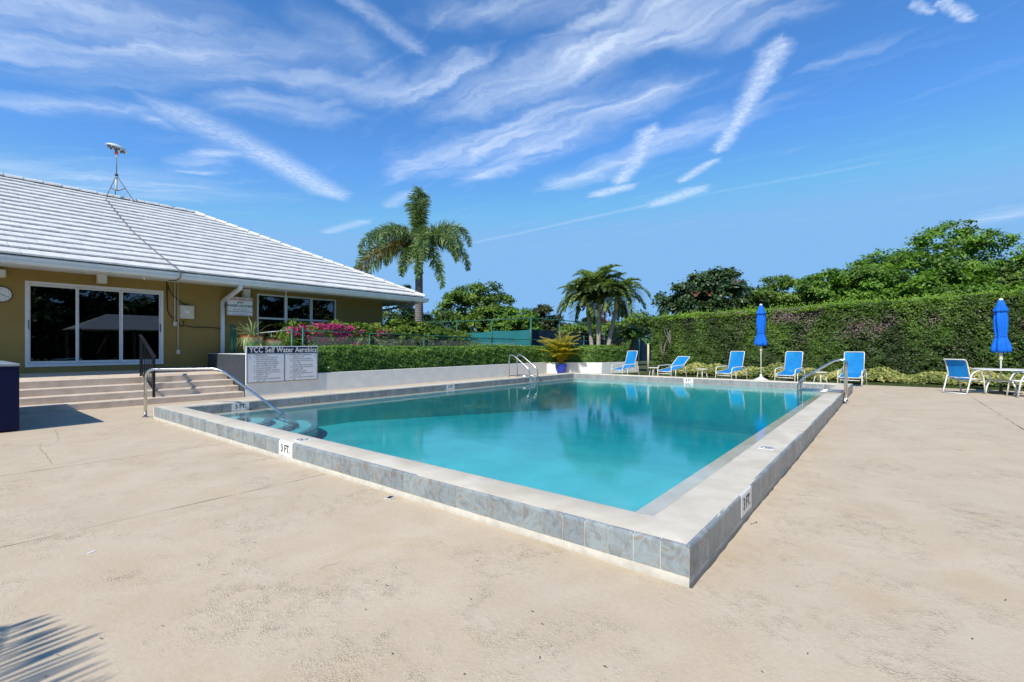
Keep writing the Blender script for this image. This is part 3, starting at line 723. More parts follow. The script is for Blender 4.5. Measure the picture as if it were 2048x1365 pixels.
# roof tiles
run = RV - EV; rise = RZ - EZ; SL = math.hypot(run, rise); ct, st_ = run / SL, rise / SL
ROWS = 18; EX = SL / ROWS; TWD = .335
def tile_geo(ul0, ur0, ul1, ur1, s0, s1, lift0=.07, lift1=.018, th=.042):
    # four plan corners (u at lower edge / upper edge) on the slope
    vs = []
    for (u, s_, l_) in ((ul0, s0, lift0), (ur0, s0, lift0), (ur1, s1, lift1), (ul1, s1, lift1)):
        for dz in (l_ - th, l_): vs.append((u, s_ * ct - dz * st_, s_ * st_ + dz * ct))
    return vs, [(0, 2, 3, 1), (2, 4, 5, 3), (4, 6, 7, 5), (6, 0, 1, 7), (1, 3, 5, 7), (6, 4, 2, 0)]
reg = MB().add(*tile_geo(.003, TWD - .003, .003, TWD - .003, 0, EX + .05)).mesh('roof_tile')
cand = []; stuff = MB()
for r_ in range(ROWS):
    s0 = r_ * EX - (.05 if r_ == 0 else 0); hip0 = EU - s0 * ct - .05; hip1 = EU - (s0 + EX + .05) * ct - .05
    hip1 = min(hip1, hip0)
    u = hip0; first = True; off = .5 * TWD if r_ % 2 else 0
    grid = -10 + off; edges = []
    k = int(math.floor((hip1 - grid) / TWD)); 
    left = grid + k * TWD
    # hip tile
    cand.append(('hip', left, r_, s0, hip0, hip1))
    x = left - TWD
    while x > -9.9 + s0 * ct: cand.append(('reg', x, r_, s0, 0, 0)); x -= TWD
def fw(c): y, z = EV + c[3] * ct, EZ + c[3] * st_; return c[1] * CY + y * SY
def vis(c):
    y = EV + c[3] * ct; f_ = c[1] * CY + y * SY; return (1024 + FPX * (c[1] * SY - y * CY) / f_) > -45
order = sorted([c_ for c_ in cand if vis(c_)], key=fw)
keep = set(id(c_) for c_ in order[:296])
for c_ in cand:
    kind, x, r_, s0, h0, h1 = c_
    dz = rnd.uniform(-.004, .004)
    if kind == 'reg' and id(c_) in keep:
        o = link('roof_tile', reg, 'white_roof_tile', roof, (x + rnd.uniform(-.002, .002), EV + s0 * ct - dz * st_, EZ + s0 * st_ + dz * ct), (0, 0, rnd.uniform(-.004, .004)))
    else:
        if kind == 'reg': vs_, fs_ = tile_geo(x + .003, x + TWD - .003, x + .003, x + TWD - .003, s0, s0 + EX + .05, .07 + dz, .018 + dz)
        else: vs_, fs_ = tile_geo(x + .003, h0, x + .003, max(h1, x + .01), s0, s0 + EX + .05)
        vs_ = [(a, b + EV, c2 + EZ) for a, b, c2 in vs_]
        if id(c_) in keep: MB().add(vs_, fs_).build('roof_tile', 'white_roof_tile', roof)
        else: stuff.add(vs_, fs_)
o = stuff.build('roof_tile_field', 'white_roof_tile', roof); o['kind'] = 'stuff'
# hip and ridge caps
def caps(a, b, L=.42):
    a, b = Vector(a), Vector(b); d_ = b - a; n_ = int(d_.length / L); d_ /= n_; 
    cm = MB()
    dn = d_.normalized(); x = dn.cross(Vector((0, 0, 1))).normalized(); z = x.cross(dn)
    prof = [(-.13, -.05), (-.11, .01), (-.06, .04), (0, .05), (.06, .04), (.11, .01), (.13, -.05)]
    LL = d_.length + .05
    vs = [x * p * (1 if t == 0 else .9) + z * (q + (.02 if t == 0 else 0)) + dn * (t * LL) for t in (0, 1) for p, q in prof]
    m_ = len(prof); cm.add(vs, [(i, i + 1, i + 1 + m_, i + m_) for i in range(m_ - 1)] + [tuple(range(m_ - 1, -1, -1)), tuple(range(m_, 2 * m_))])
    me = cm.mesh('ridge_cap')
    for k in range(n_):
        p = a + d_ * k; link('ridge_cap', me, 'white_roof_tile', roof, (p.x, p.y, p.z + rnd.uniform(-.006, .006)))
caps((EU, EV - .02, EZ + .05), (RU, RV, RZ + .06)); caps((RU + .1, RV, RZ + .06), (-1.5, RV, RZ + .06))
caps((EU, BEV, EZ + .05), (RU, RV, RZ + .05), .6)
# downspouts
def pipe(name, pts, w, d_, mat, parent, r=.06):
    m_ = MB(); P = fillet(pts, r, 4)
    sec = [(-w / 2, -d_ / 2), (w / 2, -d_ / 2), (w / 2, d_ / 2), (-w / 2, d_ / 2)]
    vs = []; n_ = len(P)
    for i, p in enumerate(P):
        t = (P[min(i + 1, n_ - 1)] - P[max(i - 1, 0)]).normalized(); y = Vector((0, 1, 0)); 
        if abs(t.y) > .95: y = Vector((0, 0, 1))
        x = t.cross(y).normalized(); y = x.cross(t)
        vs += [p + x * a + y * b for a, b in sec]
    m_.add(vs, [(i * 4 + k, i * 4 + (k + 1) % 4, (i + 1) * 4 + (k + 1) % 4, (i + 1) * 4 + k) for i in range(n_ - 1) for k in range(4)] + [(3, 2, 1, 0), tuple(range((n_ - 1) * 4, n_ * 4))])
    return wpart(m_.build(name, mat), parent)
ds = at_v(479, 567, EV); db = at_v(445, 600, HV - .06)
pipe('downspout', [(ds[0], EV - .06, 3.16), (ds[0], EV - .06, 3.05), (db[0], HV - .06, 2.72), (db[0], HV - .06, 1.12)], .1, .08, 'gutter_white', house, .1)
pipe('downspout', [(EU - .6, EV - .06, 3.16), (EU - .6, EV - .06, 3.0), (HR + .06, HV + .3, 2.8), (HR + .06, HV + .3, 0)], .08, .06, 'cable_grey', house, .1)

# ------------------------------------------------------------------ porch steps, walls
steps = MB(); SV, ST, SR = 13.3, .34, .147; SX0, SX1 = -4.5, 5.33
for k in range(3):
    j = .012 * k
    steps.box(SX0 - j, SX1 + .01 - .004 * k, SV + ST * k, SV + ST * (k + 1) + .02, -.08 if k == 0 else SR * k - .05, SR * (k + 1), .012)
o1 = (SV + ST * 3, SR * 4); o2 = (HV, .688)
steps.add([(SX0, o1[0], .1), (SX1 - .03, o1[0], .1), (SX1 - .03, o2[0], .1), (SX0, o2[0], .1), (SX0, o1[0], o1[1]), (SX1 - .03, o1[0], o1[1]), (SX1 - .03, o2[0], o2[1]), (SX0, o2[0], o2[1])],
          [(0, 1, 5, 4), (4, 5, 6, 7), (1, 2, 6, 5), (3, 0, 4, 7)])
struct(steps.build('porch_steps', 'step_concrete'))
PT = 1.13
blk = thing('planter_block', 'grey planter block at the right end of the porch steps, carrying two glazed pots', 'planter', (6.2, 14., 0))
wpart(MB().box(5.36, 7.3, 13.3, 15.9, -.08, PT, .004).build('block', 'wall_white'), blk)
wpart(MB().box(5.345, 5.358, 13.31, 15.86, -.05, PT - .006).build('side_face', 'wall_slate'), blk)
rw = thing('retaining_wall', 'long low white retaining wall under the clipped hedge beside the pool', 'wall', (12, 13.6, 0))
path = [(7.3, 13.3), (19.4, 13.3), (20.75, 11.0), (23.4, 10.3)]; WT = .54
m = MB(); off = [(7.3, 13.48), (19.5, 13.48), (20.88, 11.12), (23.5, 10.42)]
for i in range(3):
    p, q, p2, q2 = path[i], path[i + 1], off[i], off[i + 1]
    m.add([(p[0], p[1], -.08), (q[0], q[1], -.08), (q[0], q[1], WT), (p[0], p[1], WT), (p2[0], p2[1], WT), (q2[0], q2[1], WT)], [(0, 1, 2, 3), (3, 2, 5, 4)])
    m.add([(p2[0], p2[1], .2), (q2[0], q2[1], .2), (q2[0], q2[1], WT), (p2[0], p2[1], WT)], [(3, 2, 1, 0)])
wpart(m.build('wall', 'wall_white'), rw)
struct(MB().add([(7.3, 13.4, .42), (19.45, 13.4, .42), (20.8, 11.1, .42), (23.45, 10.4, .42), (24, 12, .42), (24, 20, .42), (11.8, 20, .42), (11.8, 16.2, .42), (7.3, 16.2, .42)], [tuple(range(9))]).build('planting_bed', 'soil'))

# ================================================================== THINGS ON THE CLUBHOUSE
def wall_box(name, label, cat, x0, y0, x1, y1, depth_, mat, group=None, trim=None):
    a = at_v(x0, y0, HV); b = at_v(x1, y1, HV); cx = (a[0] + b[0]) / 2; w_, h_ = b[0] - a[0], a[2] - b[2]
    t = thing(name, label, cat, (cx, HV, b[2]), 0, group)
    return t, w_, h_
def speaker(x0, y0, x1, y1, label):
    t, w_, h_ = wall_box('wall_speaker', label, 'speaker', x0, y0, x1, y1, .15, 'box_beige', 'speakers under the eave')
    MB().box(-w_ / 2, w_ / 2, -.17, -.03, 0, h_, .02).build('cabinet', 'box_beige', t)
    MB().box(-w_ / 2 + .02, w_ / 2 - .02, -.178, -.171, .02, h_ - .02).build('grille', 'frame_white', t)
    MB().box(-.03, .03, -.03, 0, h_ * .3, h_ * .7).build('bracket', 'cable_grey', t)
speaker(-30, 537, 11, 557, 'beige box speaker above the round wall clock')
speaker(191, 546, 212, 569, 'beige box speaker over the sliding glass door')
speaker(482, 578, 497, 600, 'beige box speaker between downspout and window, behind the lightning sign')
cc = at_v(2, 589, HV); ck = thing('wall_clock', 'round white wall clock with black rim and hands beside the sliding door', 'clock', (cc[0], HV, cc[2]))
def disc(r, y0, y1, seg=40):
    m_ = MB(); m_.lathe([(r, y0), (r, y1)], seg); m_.v = [(x, -z, y) for x, y, z in m_.v]; m_.f = [tuple(reversed(f)) for f in m_.f]; return m_
disc(.185, .0, .03).build('rim', 'cable_black', ck); disc(.168, .0301, .034).build('dial', 'marker_white', ck)
for k in range(12):
    a = R(90 - 30 * (k + 1)); text(str(k + 1), .045, 'ink_black', ck, (.135 * math.cos(a), -.0362, .135 * math.sin(a)), FACE_V, 'numeral', 'CENTER')
for ang, L_, w_ in ((-30, .10, .012), (150, .085, .008), (-28, .15, .006)):
    a = R(ang); MB().beam((0, -.038, 0), (L_ * math.cos(a), -.038, L_ * math.sin(a)), w_, .003, (0, 1, 0)).build('hand', 'ink_black', ck)
# security camera
sc_ = at_v(287, 556, EV + .5); t = thing('security_camera', 'small white dome camera fixed below the gutter near the sliding door', 'camera', (sc_[0], EV + .4, 3.19))
MB().lathe([(.001, -.09), (.05, -.075), (.065, -.03), (.07, -.02), (.07, .008)], 16).build('dome', 'frame_white', t, smooth=True)
MB().lathe([(.001, -.095), (.018, -.09), (.02, -.07)], 10, (.02, -.04, .02)).build('lens', 'cable_black', t)
# electrical box, conduits, outlets
t, w_, h_ = wall_box('electrical_box', 'beige electrical box with black cables right of the sliding door', 'electrical box', 357, 611, 386, 639, .1, 'box_beige')
MB().box(-w_ / 2, w_ / 2, -.12, 0, 0, h_, .012).build('case', 'box_beige', t); MB().box(-w_ / 2 + .02, w_ / 2 - .02, -.128, -.1205, .02, h_ - .02).build('lid', 'box_beige', t)
MB().box(-.06, .06, -.130, -.1285, h_ * .4, h_ * .6).build('sticker', 'paper_white', t)
def conduit(label, px, y0, y1, r=.014, mat='box_beige', boxat=None, bl=None):
    a = at_v(px, y0, HV); b = at_v(px, y1, HV); t = thing('conduit', label, 'conduit', (a[0], HV, b[2]), 0, None)
    MB().tube([(0, -.03, 0), (0, -.03, a[2] - b[2])], r, 8).build('pipe', mat, t, smooth=True)
    MB().box(-.045, .045, -.07, -.003, -.1, .03, .01).build('outlet_box', 'box_beige', t)
    return t
conduit('short beige conduit ending in a switch box level with the electrical box', 349, 561, 646)
conduit('long beige conduit running down to a low outlet box by the door', 355.5, 561, 702)
def cable(label, pts, r, mat, name='cable'):
    c0 = Vector(pts[-1]); o = MB().tube([Vector(p) - c0 for p in fillet(pts, .15, 5)], r, 6).build(name, mat, loc=c0, smooth=True); return tag(o, label, 'cable')
P_ = lambda x, y, off=.02: (at_v(x, y, HV)[0], HV - off, at_v(x, y, HV)[2])
cable('black cable looping down the wall beside the conduits', [P_(333, 556), P_(334, 600), P_(335, 624), P_(341, 634), P_(352, 640), P_(361, 654), P_(368, 652), P_(366, 642)], .012, 'cable_black')
cable('black cable slanting across to the top of the electrical box', [P_(335, 572, .035), P_(341, 588, .035), P_(360, 604, .035), P_(376, 612, .035)], .011, 'cable_black')
cable('black cable strung along the wall from electrical box to downspout', [P_(370, 652, .03), P_(385, 655, .03), P_(420, 655, .03), P_(446, 659, .03)], .011, 'cable_black')
def on_roof(x, y, up=.09):
    dd = pix(x, y); A_ = EV; k_ = rise / run
    # CAMH + dz*t = EZ + (dy*t - EV)*k
    t_ = (EZ - EV * k_ - CAMH + up) / (dd[2] - dd[1] * k_); return (dd[0] * t_, dd[1] * t_, CAMH + dd[2] * t_)
rc = [on_roof(x, y) for x, y in ((212, 399), (235, 428), (262, 460), (290, 485), (318, 509), (337, 524))]
rc += [(rc[-1][0] + .06, EV - .16, 3.42), (rc[-1][0] + .14, EV - .17, 3.2), (rc[-1][0] + .05, EV - .02, 3.1), P_(334, 561, .03)]
cable('grey cable running down the white roof from the lightning detector', rc, .016, 'cable_grey')
# lightning detector on the ridge
ld = at_v(233, 385, RV); ldz = RZ + .15
t = thing('lightning_detector', 'lightning detector dish with orange lamp on a tripod mast atop the roof ridge', 'detector', (ld[0], RV, RZ + .1))
H_ = at_v(233, 312, RV)[2] - (RZ + .1)
fl, fr_ = at_v(213, 399, RV - .25)[0] - ld[0], at_v(266, 407, RV - .25)[0] - ld[0]
MB().tube([(0, 0, .18), (0, 0, .75)], .035, 8).build('mast_sleeve', 'white_powder', t, smooth=True)
MB().tube([(0, 0, .7), (0, 0, H_ - .02)], .016, 8).build('mast', 'cable_grey', t, smooth=True)
for q in ((fl, -.3, -.12), (fr_, -.3, -.12), (.05, .5, -.16)):
    MB().tube([(0, 0, .72), q], .014, 6).tube([q, (q[0], q[1], q[2] - .05)], .03, 6).build('leg', 'cable_grey', t)
MB().tube(fillet([(fl * .62, -.18, .2), (0, -.08, .15), (fr_ * .55, -.16, .3)], .2), .012, 6).build('brace', 'cable_black', t)
MB().lathe([(.03, .69), (.05, .70), (.05, .76), (.03, .77)], 10).build('collar', 'cable_black', t)
MB().tube([(0, 0, H_ - .06), (.03, 0, H_ + .06), (-.01, 0, H_ + .12)], .022, 8).build('arm', 'dish_grey', t)
MB().lathe([(.001, H_ + .04), (.05, H_ + .06), (.055, H_ + .11), (.03, H_ + .15), (.001, H_ + .16)], 12).build('lamp', 'orange_lamp', t, smooth=True)
MB().tube([(0, 0, H_ + .14), (.03, 0, H_ + .22), (.0, 0, H_ + .30)], .016, 8).build('neck', 'dish_grey', t)
o = MB().lathe([(.001, .13), (.15, .11), (.26, .06), (.32, .0), (.30, -.01), (.2, .02), (.001, .05)], 24).build('dish', 'dish_grey', t, (0, 0, H_ + .26), (R(8), R(12), 0), smooth=True)
for k in range(9):
    a = k * 2 * math.pi / 9; MB().lathe([(.03, -.07), (.035, -.0), (.02, .02)], 8, (.22 * math.cos(a), .22 * math.sin(a), .0)).build('horn', 'cable_grey', o)
MB().lathe([(.05, -.10), (.06, -.0)], 10).build('horn', 'cable_grey', o)

# lightning warning sign
SVv = 15.88; a = at_v(454, 594, SVv); b = at_v(506, 633, SVv); sw, sh_ = b[0] - a[0], a[2] - b[2] + .02
t = thing('warning_sign', 'white warning sign with orange heading about lightning beside the downspout', 'sign', ((a[0] + b[0]) / 2, SVv, b[2]))
MB().box(-sw / 2, sw / 2, 0, .02, 0, sh_, .004).build('board', 'marker_white', t)
MB().box(-sw / 2, sw / 2, .021, .3, sh_ * .45, sh_ * .55).build('bracket', 'cable_grey', t)
fr_m = MB()
for (x0, x1, z0, z1) in ((-sw / 2 + .012, sw / 2 - .012, sh_ - .022, sh_ - .014), (-sw / 2 + .012, sw / 2 - .012, .014, .022), (-sw / 2 + .012, -sw / 2 + .02, .022, sh_ - .022), (sw / 2 - .02, sw / 2 - .012, .022, sh_ - .022)): fr_m.box(x0, x1, -.004, -.001, z0, z1)
fr_m.build('border', 'ink_black', t)
def sl_(s, size, z, mat, sq=.8, bold=0.): text(s, size, mat, t, (0, -.003, sh_ * z), FACE_V, align='CENTER', squeeze=sq, bold=bold)
sl_('FLASHING ORANGE LIGHT', .088, .86, 'ink_orange', .70, .003); sl_('MEANS', .06, .70, 'ink_black', .95, .002); sl_('DANGER LIGHTNING', .098, .52, 'ink_black', .80, .002)
sl_('Get out of pool!', .07, .33, 'ink_black', .85); sl_('Leave pool area until light stops flashing', .034, .09, 'ink_black', .85)
MB().box(-sw / 2 + .02, sw / 2 - .02, -.004, -.001, sh_ * .205, sh_ * .225).build('rule', 'ink_black', t)

# aerobics board on the planter block
a = at_v(492.5, 694, 13.25); b = at_v(636, 759, 13.25); bw = b[0] - a[0]; bz1 = 1.345; bz0 = at_v(492.5, 768, 13.25)[2]; bh = bz1 - bz0
t = thing('exercise_board', 'large white exercise board with navy heading, on the planter block above the pool', 'sign', ((a[0] + b[0]) / 2, 13.262, bz0))
MB().box(-bw / 2, bw / 2, 0, .03, 0, bh, .004).build('board', 'sign_grey', t)
em = MB(); k = .035
for (x0, x1, z0, z1) in ((-bw / 2 + k * .4, bw / 2 - k * .4, .010, .022), (-bw / 2 + k * .4, -bw / 2 + k * .75, .022, bh * .8), (bw / 2 - k * .75, bw / 2 - k * .4, .022, bh * .8)): em.box(x0, x1, -.004, -.001, z0, z1)
em.box(.0, .014, -.004, -.001, .022, bh * .8)
em.build('border', 'ink_black', t)
hd = MB().box(-bw / 2 + k * .75, bw / 2 - k * .75, -.005, -.001, bh * .8, bh - .022).build('heading', 'ink_navy', t)
text('YCC Self Water Aerobics', .205, 'marker_white', hd, (.02, -.007, bh * .892), FACE_V, align='CENTER', bold=.0045, squeeze=.82)
Lt = ['1. Jumping jacks', '2. Jog in place 10X, knees bent,', '    leg forward and backward', '3. Side kick Left and extended', '    side kick Right and extended', '4. 10X Cross elbow to knee', '5. Toe touch, leg high - 10X',
      '6. Frog kick, forward, backwards', '7. Jumping jacks, cross arms front', '    and back - 10X', '8. Knee to chest', '9. Forward then backward scissor', '    kicks - 10X']
Rt = ['10. Rock climber, forward then', '      backward - 10X', '11. Heel touch, front and back', '12. Ski in place, skip forward and', '      back - 10X', '      Leg kick Right out, extended', '13. Arm and swing, alternate arms', '      and legs - 10X',
      '14. Wiggle, side to side', '15. Sit in chair, butterfly legs and', '      scissor kick', '16. Twist around to left and then to', '      right']
for lines, x in ((Lt, -bw / 2 + .2), (Rt, .16)):
    for i, s in enumerate(lines):
        text(s, .052, 'ink_black', t, (x, -.003, bh * .755 - i * bh * .0585), FACE_V, 'text_line', bold=.0, squeeze=.98)
for x in (-bw / 2 + .09, bw / 2 - .09): MB().box(x - .005, x + .005, -.004, -.001, bh * .68, bh * .74).build('screw', 'cable_grey', t)

# navy cabinet left of the steps
t = thing('navy_cabinet', 'big dark navy cabinet with pale top standing at the left of the porch steps', 'cabinet', (-.3, 12., 0))
wpart(MB().box(-1.6, .979, 10.77, 13.25, 0.02, 1.03, .01).build('body', 'navy_paint'), t); wpart(MB().box(-1.61, .985, 10.76, 13.26, 1.031, 1.07, .006).build('top', 'navy_top'), t)
# black railing on the steps
ra = Vector((3.42, 14.55, .60)); rb_ = Vector((3.42, 13.5, SR)); 
t = thing('stair_railing', 'black metal railing with balusters running down the porch steps', 'railing', tuple(rb_))
d_ = ra - rb_; zt0, zt1 = 1.22 - SR * 0, .0
top_a = Vector((0, d_.y, at_v(258, 672, ra.y)[2] - rb_.z)); top_b = Vector((0, 0, at_v(284, 713, rb_.y)[2] - rb_.z))
ext = (top_b - top_a).normalized() * .12
MB().beam(top_a - ext * .4, top_b + ext * .5, .065, .035).build('handrail', 'rail_black', t)
MB().box(-.025, .025, -.025, .025, 0, top_b.z - .01).build('post', 'rail_black', t); MB().box(-.02, .02, d_.y - .02, d_.y + .02, d_.z - .02, top_a.z - .01).build('post', 'rail_black', t)
MB().beam((0, .0, .18), (0, d_.y, d_.z + .1), .03, .03).build('bottom_rail', 'rail_black', t)
for k in range(1, 7):
    f_ = k / 7; MB().box(-.009, .009, d_.y * f_ - .009, d_.y * f_ + .009, .18 + (d_.z - .08) * f_, top_b.z + (top_a.z - top_b.z) * f_ - .01).build('baluster', 'rail_black', t)
# tall thin white rod before the window
o = MB().tube([(0, 0, 0), (0, 0, 2.1)], .012, 8).build('thin_rod', 'white_powder', loc=(7.35, 15.2, 1.1)); tag(o, 'thin upright white rod in front of the clubhouse window', 'rod')

# ================================================================== POOL FITTINGS
t = thing('pool_handrail', 'stainless handrail crossing the pool corner into the shallow stairs', 'handrail', (2.662, 11.02, 0))
p1 = (4.35 - 2.662, 9.14 - 11.02)
MB().tube(fillet([(0, 0, 0), (0, 0, .905), (p1[0] * .54, p1[1] * .54, .915), (p1[0], p1[1], .045), (p1[0] * 1.06, p1[1] * 1.06, -.07)], .17, 8), .025, 12).build('rail', 'steel', t, smooth=True)
MB().lathe([(.055, 0), (.055, .012), (.03, .02)], 20).build('flange', 'steel', t)
def ladder(label, u, v, sgn):
    t = thing('pool_ladder', label, 'ladder', (u, v, 0), 0, 'stainless ladders at the deep end')
    for du in (-.24, .24):
        path = fillet([(du, 0, -.02), (du, .0, 1.04), (du, sgn * .22, 1.0), (du, sgn * .95, .5), (du, sgn * .95, -1.15)], .2, 8)
        MB().tube(path, .024, 12).build('rail', 'steel', t, smooth=True)
        MB().tube([(du, 0, .26), (du, sgn * .95, .26)], .018, 8).build('brace', 'steel', t, smooth=True)
        MB().lathe([(.05, 0), (.05, .012), (.03, .018)], 16, (du, 0, 0)).build('flange', 'steel', t)
    for z in (-.2, -.5, -.8): MB().box(-.22, .22, sgn * .95 - .04, sgn * .95 + .04, z - .012, z + .012).build('tread', 'steel', t)
ladder('stainless pool ladder on the side by the white retaining wall', 13.85, 11.02, -1)
ladder('stainless pool ladder rising from the open paved side of the pool', 13.75, .83, 1)
# rope across the pool
rp = [(7.58 + .02 * math.sin(k * 1.1), b0 + (b1 - b0) * k / 24 , WZ + .004) for k in range(25)]
o = MB().tube([(x - 7.58, y - IV0, z - WZ) for x, y, z in rp], .0007, 5).build('pool_rope', 'rope_white', loc=(7.58, IV0, WZ - .012)); tag(o, 'thin white rope floating straight across the pool water', 'rope')
def no_dive(label, u, v, rz):
    t = thing('no_diving_tile', label, 'tile', (u, v, CZ + .0035), rz, 'no diving tiles')
    MB().box(-.075, .075, -.075, .075, -.006, .002, .001).build('tile', 'marker_white', t)
    rg = MB(); N_ = 28
    rg.sheet([[(r_ * math.cos(2 * math.pi * k / N_), r_ * math.sin(2 * math.pi * k / N_), .003) for k in range(N_ + 1)] for r_ in (.066, .056)])
    rg.build('ring', 'ink_black', t); MB().beam((-.042, -.042, .0035), (.042, .042, .0035), .009, .001).build('slash', 'ink_black', t)
    MB().beam((-.04, .012, .003), (.03, -.02, .003), .012, .001).beam((.03, -.02, .003), (.02, -.045, .003), .01, .001).build('diver', 'ink_black', t)
no_dive('small no diving tile on the coping just above the 3 FT marker', 2.876, 5.63 - .1, R(-90))
no_dive('small no diving tile on the coping along the open paved side', 5.852, 1.065, 0)
o = tag(MB().box(-.045, .045, -.03, .03, .0, .004, .001).build('deck_tag', 'marker_white', loc=(2.609, 3.476, .001), rot=(0, 0, R(25))), 'small navy and white tag lying on the deck near the pool edge', 'tag')
MB().box(-.036, .036, -.022, .022, .0041, .005).build('print', 'ink_navy', o)
p = at_z(183, 1105); tag(MB().box(-.022, .022, -.008, .008, 0, .002).build('paper_scrap', 'paper_white', loc=(p[0], p[1], .001), rot=(0, 0, .4)), 'tiny white scrap of paper lying on the concrete deck', 'paper')

# ================================================================== FURNITURE
def chaise(label, u, v, rz, back=68, group='blue sling lounge chairs along the far end'):
    t = thing('lounge_chair', label, 'lounge chair', (u, v, 0), rz, group)      # local +x is where the feet point
    W = .275; zs = .36; xf = .46; xb = -.32; Lb = .80; ba = R(back)
    hz_ = zs + .06; bx, bz = xb - Lb * math.cos(ba), hz_ + (Lb - .06) * math.sin(ba)
    # slings
    rows = []
    for k in range(9):
        s_ = k / 8; x = xf + .02 - (xf + .02 - xb) * s_; z = zs - .045 + .11 * s_ - .02 * math.sin(math.pi * s_) + (.0 if s_ > .12 else -.035 * (1 - s_ / .12))
        rows.append([(x, W * j, z - .012 * (1 - j * j)) for j in (-1, -.5, 0, .5, 1)])
    MB().sheet(rows).build('seat_sling', 'blue_sling', t, smooth=True)
    rows = []
    for k in range(7):
        s_ = k / 6; x = xb + (bx - xb) * s_ ; z = hz_ + (bz - hz_) * s_; bow = .02 * math.sin(math.pi * s_)
        rows.append([(x - bow * .5 - .012 * (1 - j * j), W * j, z - bow * .5) for j in (-1, -.5, 0, .5, 1)])
    MB().sheet(rows).build('back_sling', 'blue_sling', t, smooth=True)
    fm_ = MB()
    for sgn in (-1, 1):
        y = sgn * (W + .012)
        fm_.tube(fillet([(xf + .03, y, zs - .09), (xf + .02, y, zs - .03), (xb, y, zs + .065)], .04, 4), .014, 8)
    fm_.tube([(xf + .02, -W, zs - .075), (xf + .02, W, zs - .075)], .013, 8).tube([(xf, -W, .2), (xf, W, .2)], .013, 8)
    fm_.build('seat_frame', 'white_powder', t, smooth=True)
    bf = MB(); 
    bf.tube(fillet([(xb, -W - .012, hz_), (bx, -W - .012, bz), (bx, W + .012, bz), (xb, W + .012, hz_)], .05, 5), .014, 8)
    bf.build('back_frame', 'white_powder', t, smooth=True)
    for sgn in (-1, 1):
        y = sgn * (W + .055)
        MB().tube(fillet([(xf + .03, y, 0), (xf - .02, y, .48), (xf - .12, y, .52), (xb - .05, y, .55), (xb - .2, y, .50), (xb - .3, y, 0)], .1, 6), .017, 8).build('arm_and_legs', 'white_powder', t, smooth=True)
        MB().tube([(xf - .35, sgn * (W + .03), 0), (xf - .33, sgn * (W + .03), zs - .01)], .013, 8).build('leg', 'white_powder', t, smooth=True)
        MB().tube(fillet([(xb - .28, y, .18), (xb - .1, y, .26), (xb + .2, y, .34)], .1), .012, 8).build('stay', 'white_powder', t, smooth=True)
    return t
cz = lambda x, y, f_=0: at_z(x, y)
chaise('upright blue lounge chair turned sideways beside the end of the white retaining wall', 19.7, 9.32, R(163), 72)
chaise('blue lounge chair with its back reclined low, between two white side tables', 19.75, 7.22, R(165), 40)
chaise('upright blue lounge chair between white side table and freestanding folded umbrella', 19.9, 4.92, R(163), 75)
chaise('upright blue lounge chair just past the freestanding folded umbrella', 19.95, 2.9, R(170), 76)
chaise('upright blue lounge chair at the end of the row, behind the pool ladder', 19.9, 1.03, R(175), 77)
def side_table(label, u, v):
    t = thing('side_table', label, 'side table', (u, v, 0), rnd.uniform(0, 1), 'small white side tables')
    MB().lathe([(.22, .405), (.235, .41), (.235, .425), (.22, .43)], 28).build('table_top', 'white_powder', t)
    for k in range(4):
        a = k * math.pi / 2; MB().tube([(.21 * math.cos(a), .21 * math.sin(a), 0), (.13 * math.cos(a), .13 * math.sin(a), .405)], .016, 8).build('leg', 'white_powder', t, smooth=True)
side_table('round white side table between the sideways upright chair and the reclined chair', 19.7, 7.95)
side_table('round white side table between the reclined chair and an upright chair', 19.75, 5.95)
side_table('round white side table between the last two upright blue chairs', 20.0, 1.95)
def umbrella(label, u, v, ztop, zbot, base):
    t = thing('patio_umbrella', label, 'umbrella', (u, v, 0), 0, 'folded blue umbrellas')
    MB().tube([(0, 0, .02), (0, 0, ztop - .04)], .019, 10).build('pole', 'white_powder', t, smooth=True)
    MB().lathe([(.03, ztop - .03), (.05, ztop - .025), (.05, ztop + .01), (.02, ztop + .03)], 14).build('finial', 'white_powder', t)
    H = ztop - zbot
    def fold(a, z): return 1.06 - .24 * abs(math.sin(4 * a + 1.2 * z)) ** 3 + .08 * math.cos(5 * a + 1.3 + 2 * z)
    pr = [(.05, ztop - .02), (.09, ztop - .1 * H), (.15, ztop - .2 * H), (.155, ztop - .235 * H), (.12, ztop - .24 * H)]
    MB().lathe(pr, 40, fn=fold).build('vent_cap', 'umbrella_blue', t, smooth=True)
    pr = [(.07, ztop - .17 * H), (.125, ztop - .26 * H), (.15, ztop - .38 * H), (.14, ztop - .55 * H), (.12, ztop - .68 * H), (.125, ztop - .72 * H), (.17, ztop - .82 * H), (.205, ztop - .93 * H), (.20, ztop - .97 * H), (.165, zbot), (.03, zbot + .05)]
    MB().lathe(pr, 48, fn=fold).build('canopy', 'umbrella_blue', t, smooth=True)
    MB().tube([(.126 * math.cos(k * .3), .126 * math.sin(k * .3), ztop - .70 * H) for k in range(22)], .008, 5).build('tie', 'umbrella_blue', t)
    MB().lathe([(.02, zbot - .22), (.04, zbot - .2), (.042, zbot - .02), (.03, zbot)], 12).build('hub', 'box_beige', t)
    if base: MB().lathe([(.42, 0), (.42, .03), (.3, .09), (.12, .18), (.05, .22), (.03, .32)], 28).build('base', 'white_powder', t, smooth=True)
    else: MB().lathe([(.25, 0), (.25, .05), (.1, .07), (.03, .1), (.03, .3)], 24).build('base', 'rail_black', t)
umbrella('folded blue umbrella on its own white cone base between lounge chairs', 19.2, 3.70, 2.86, 1.36, True)
TU, TV = 18.95, -2.42
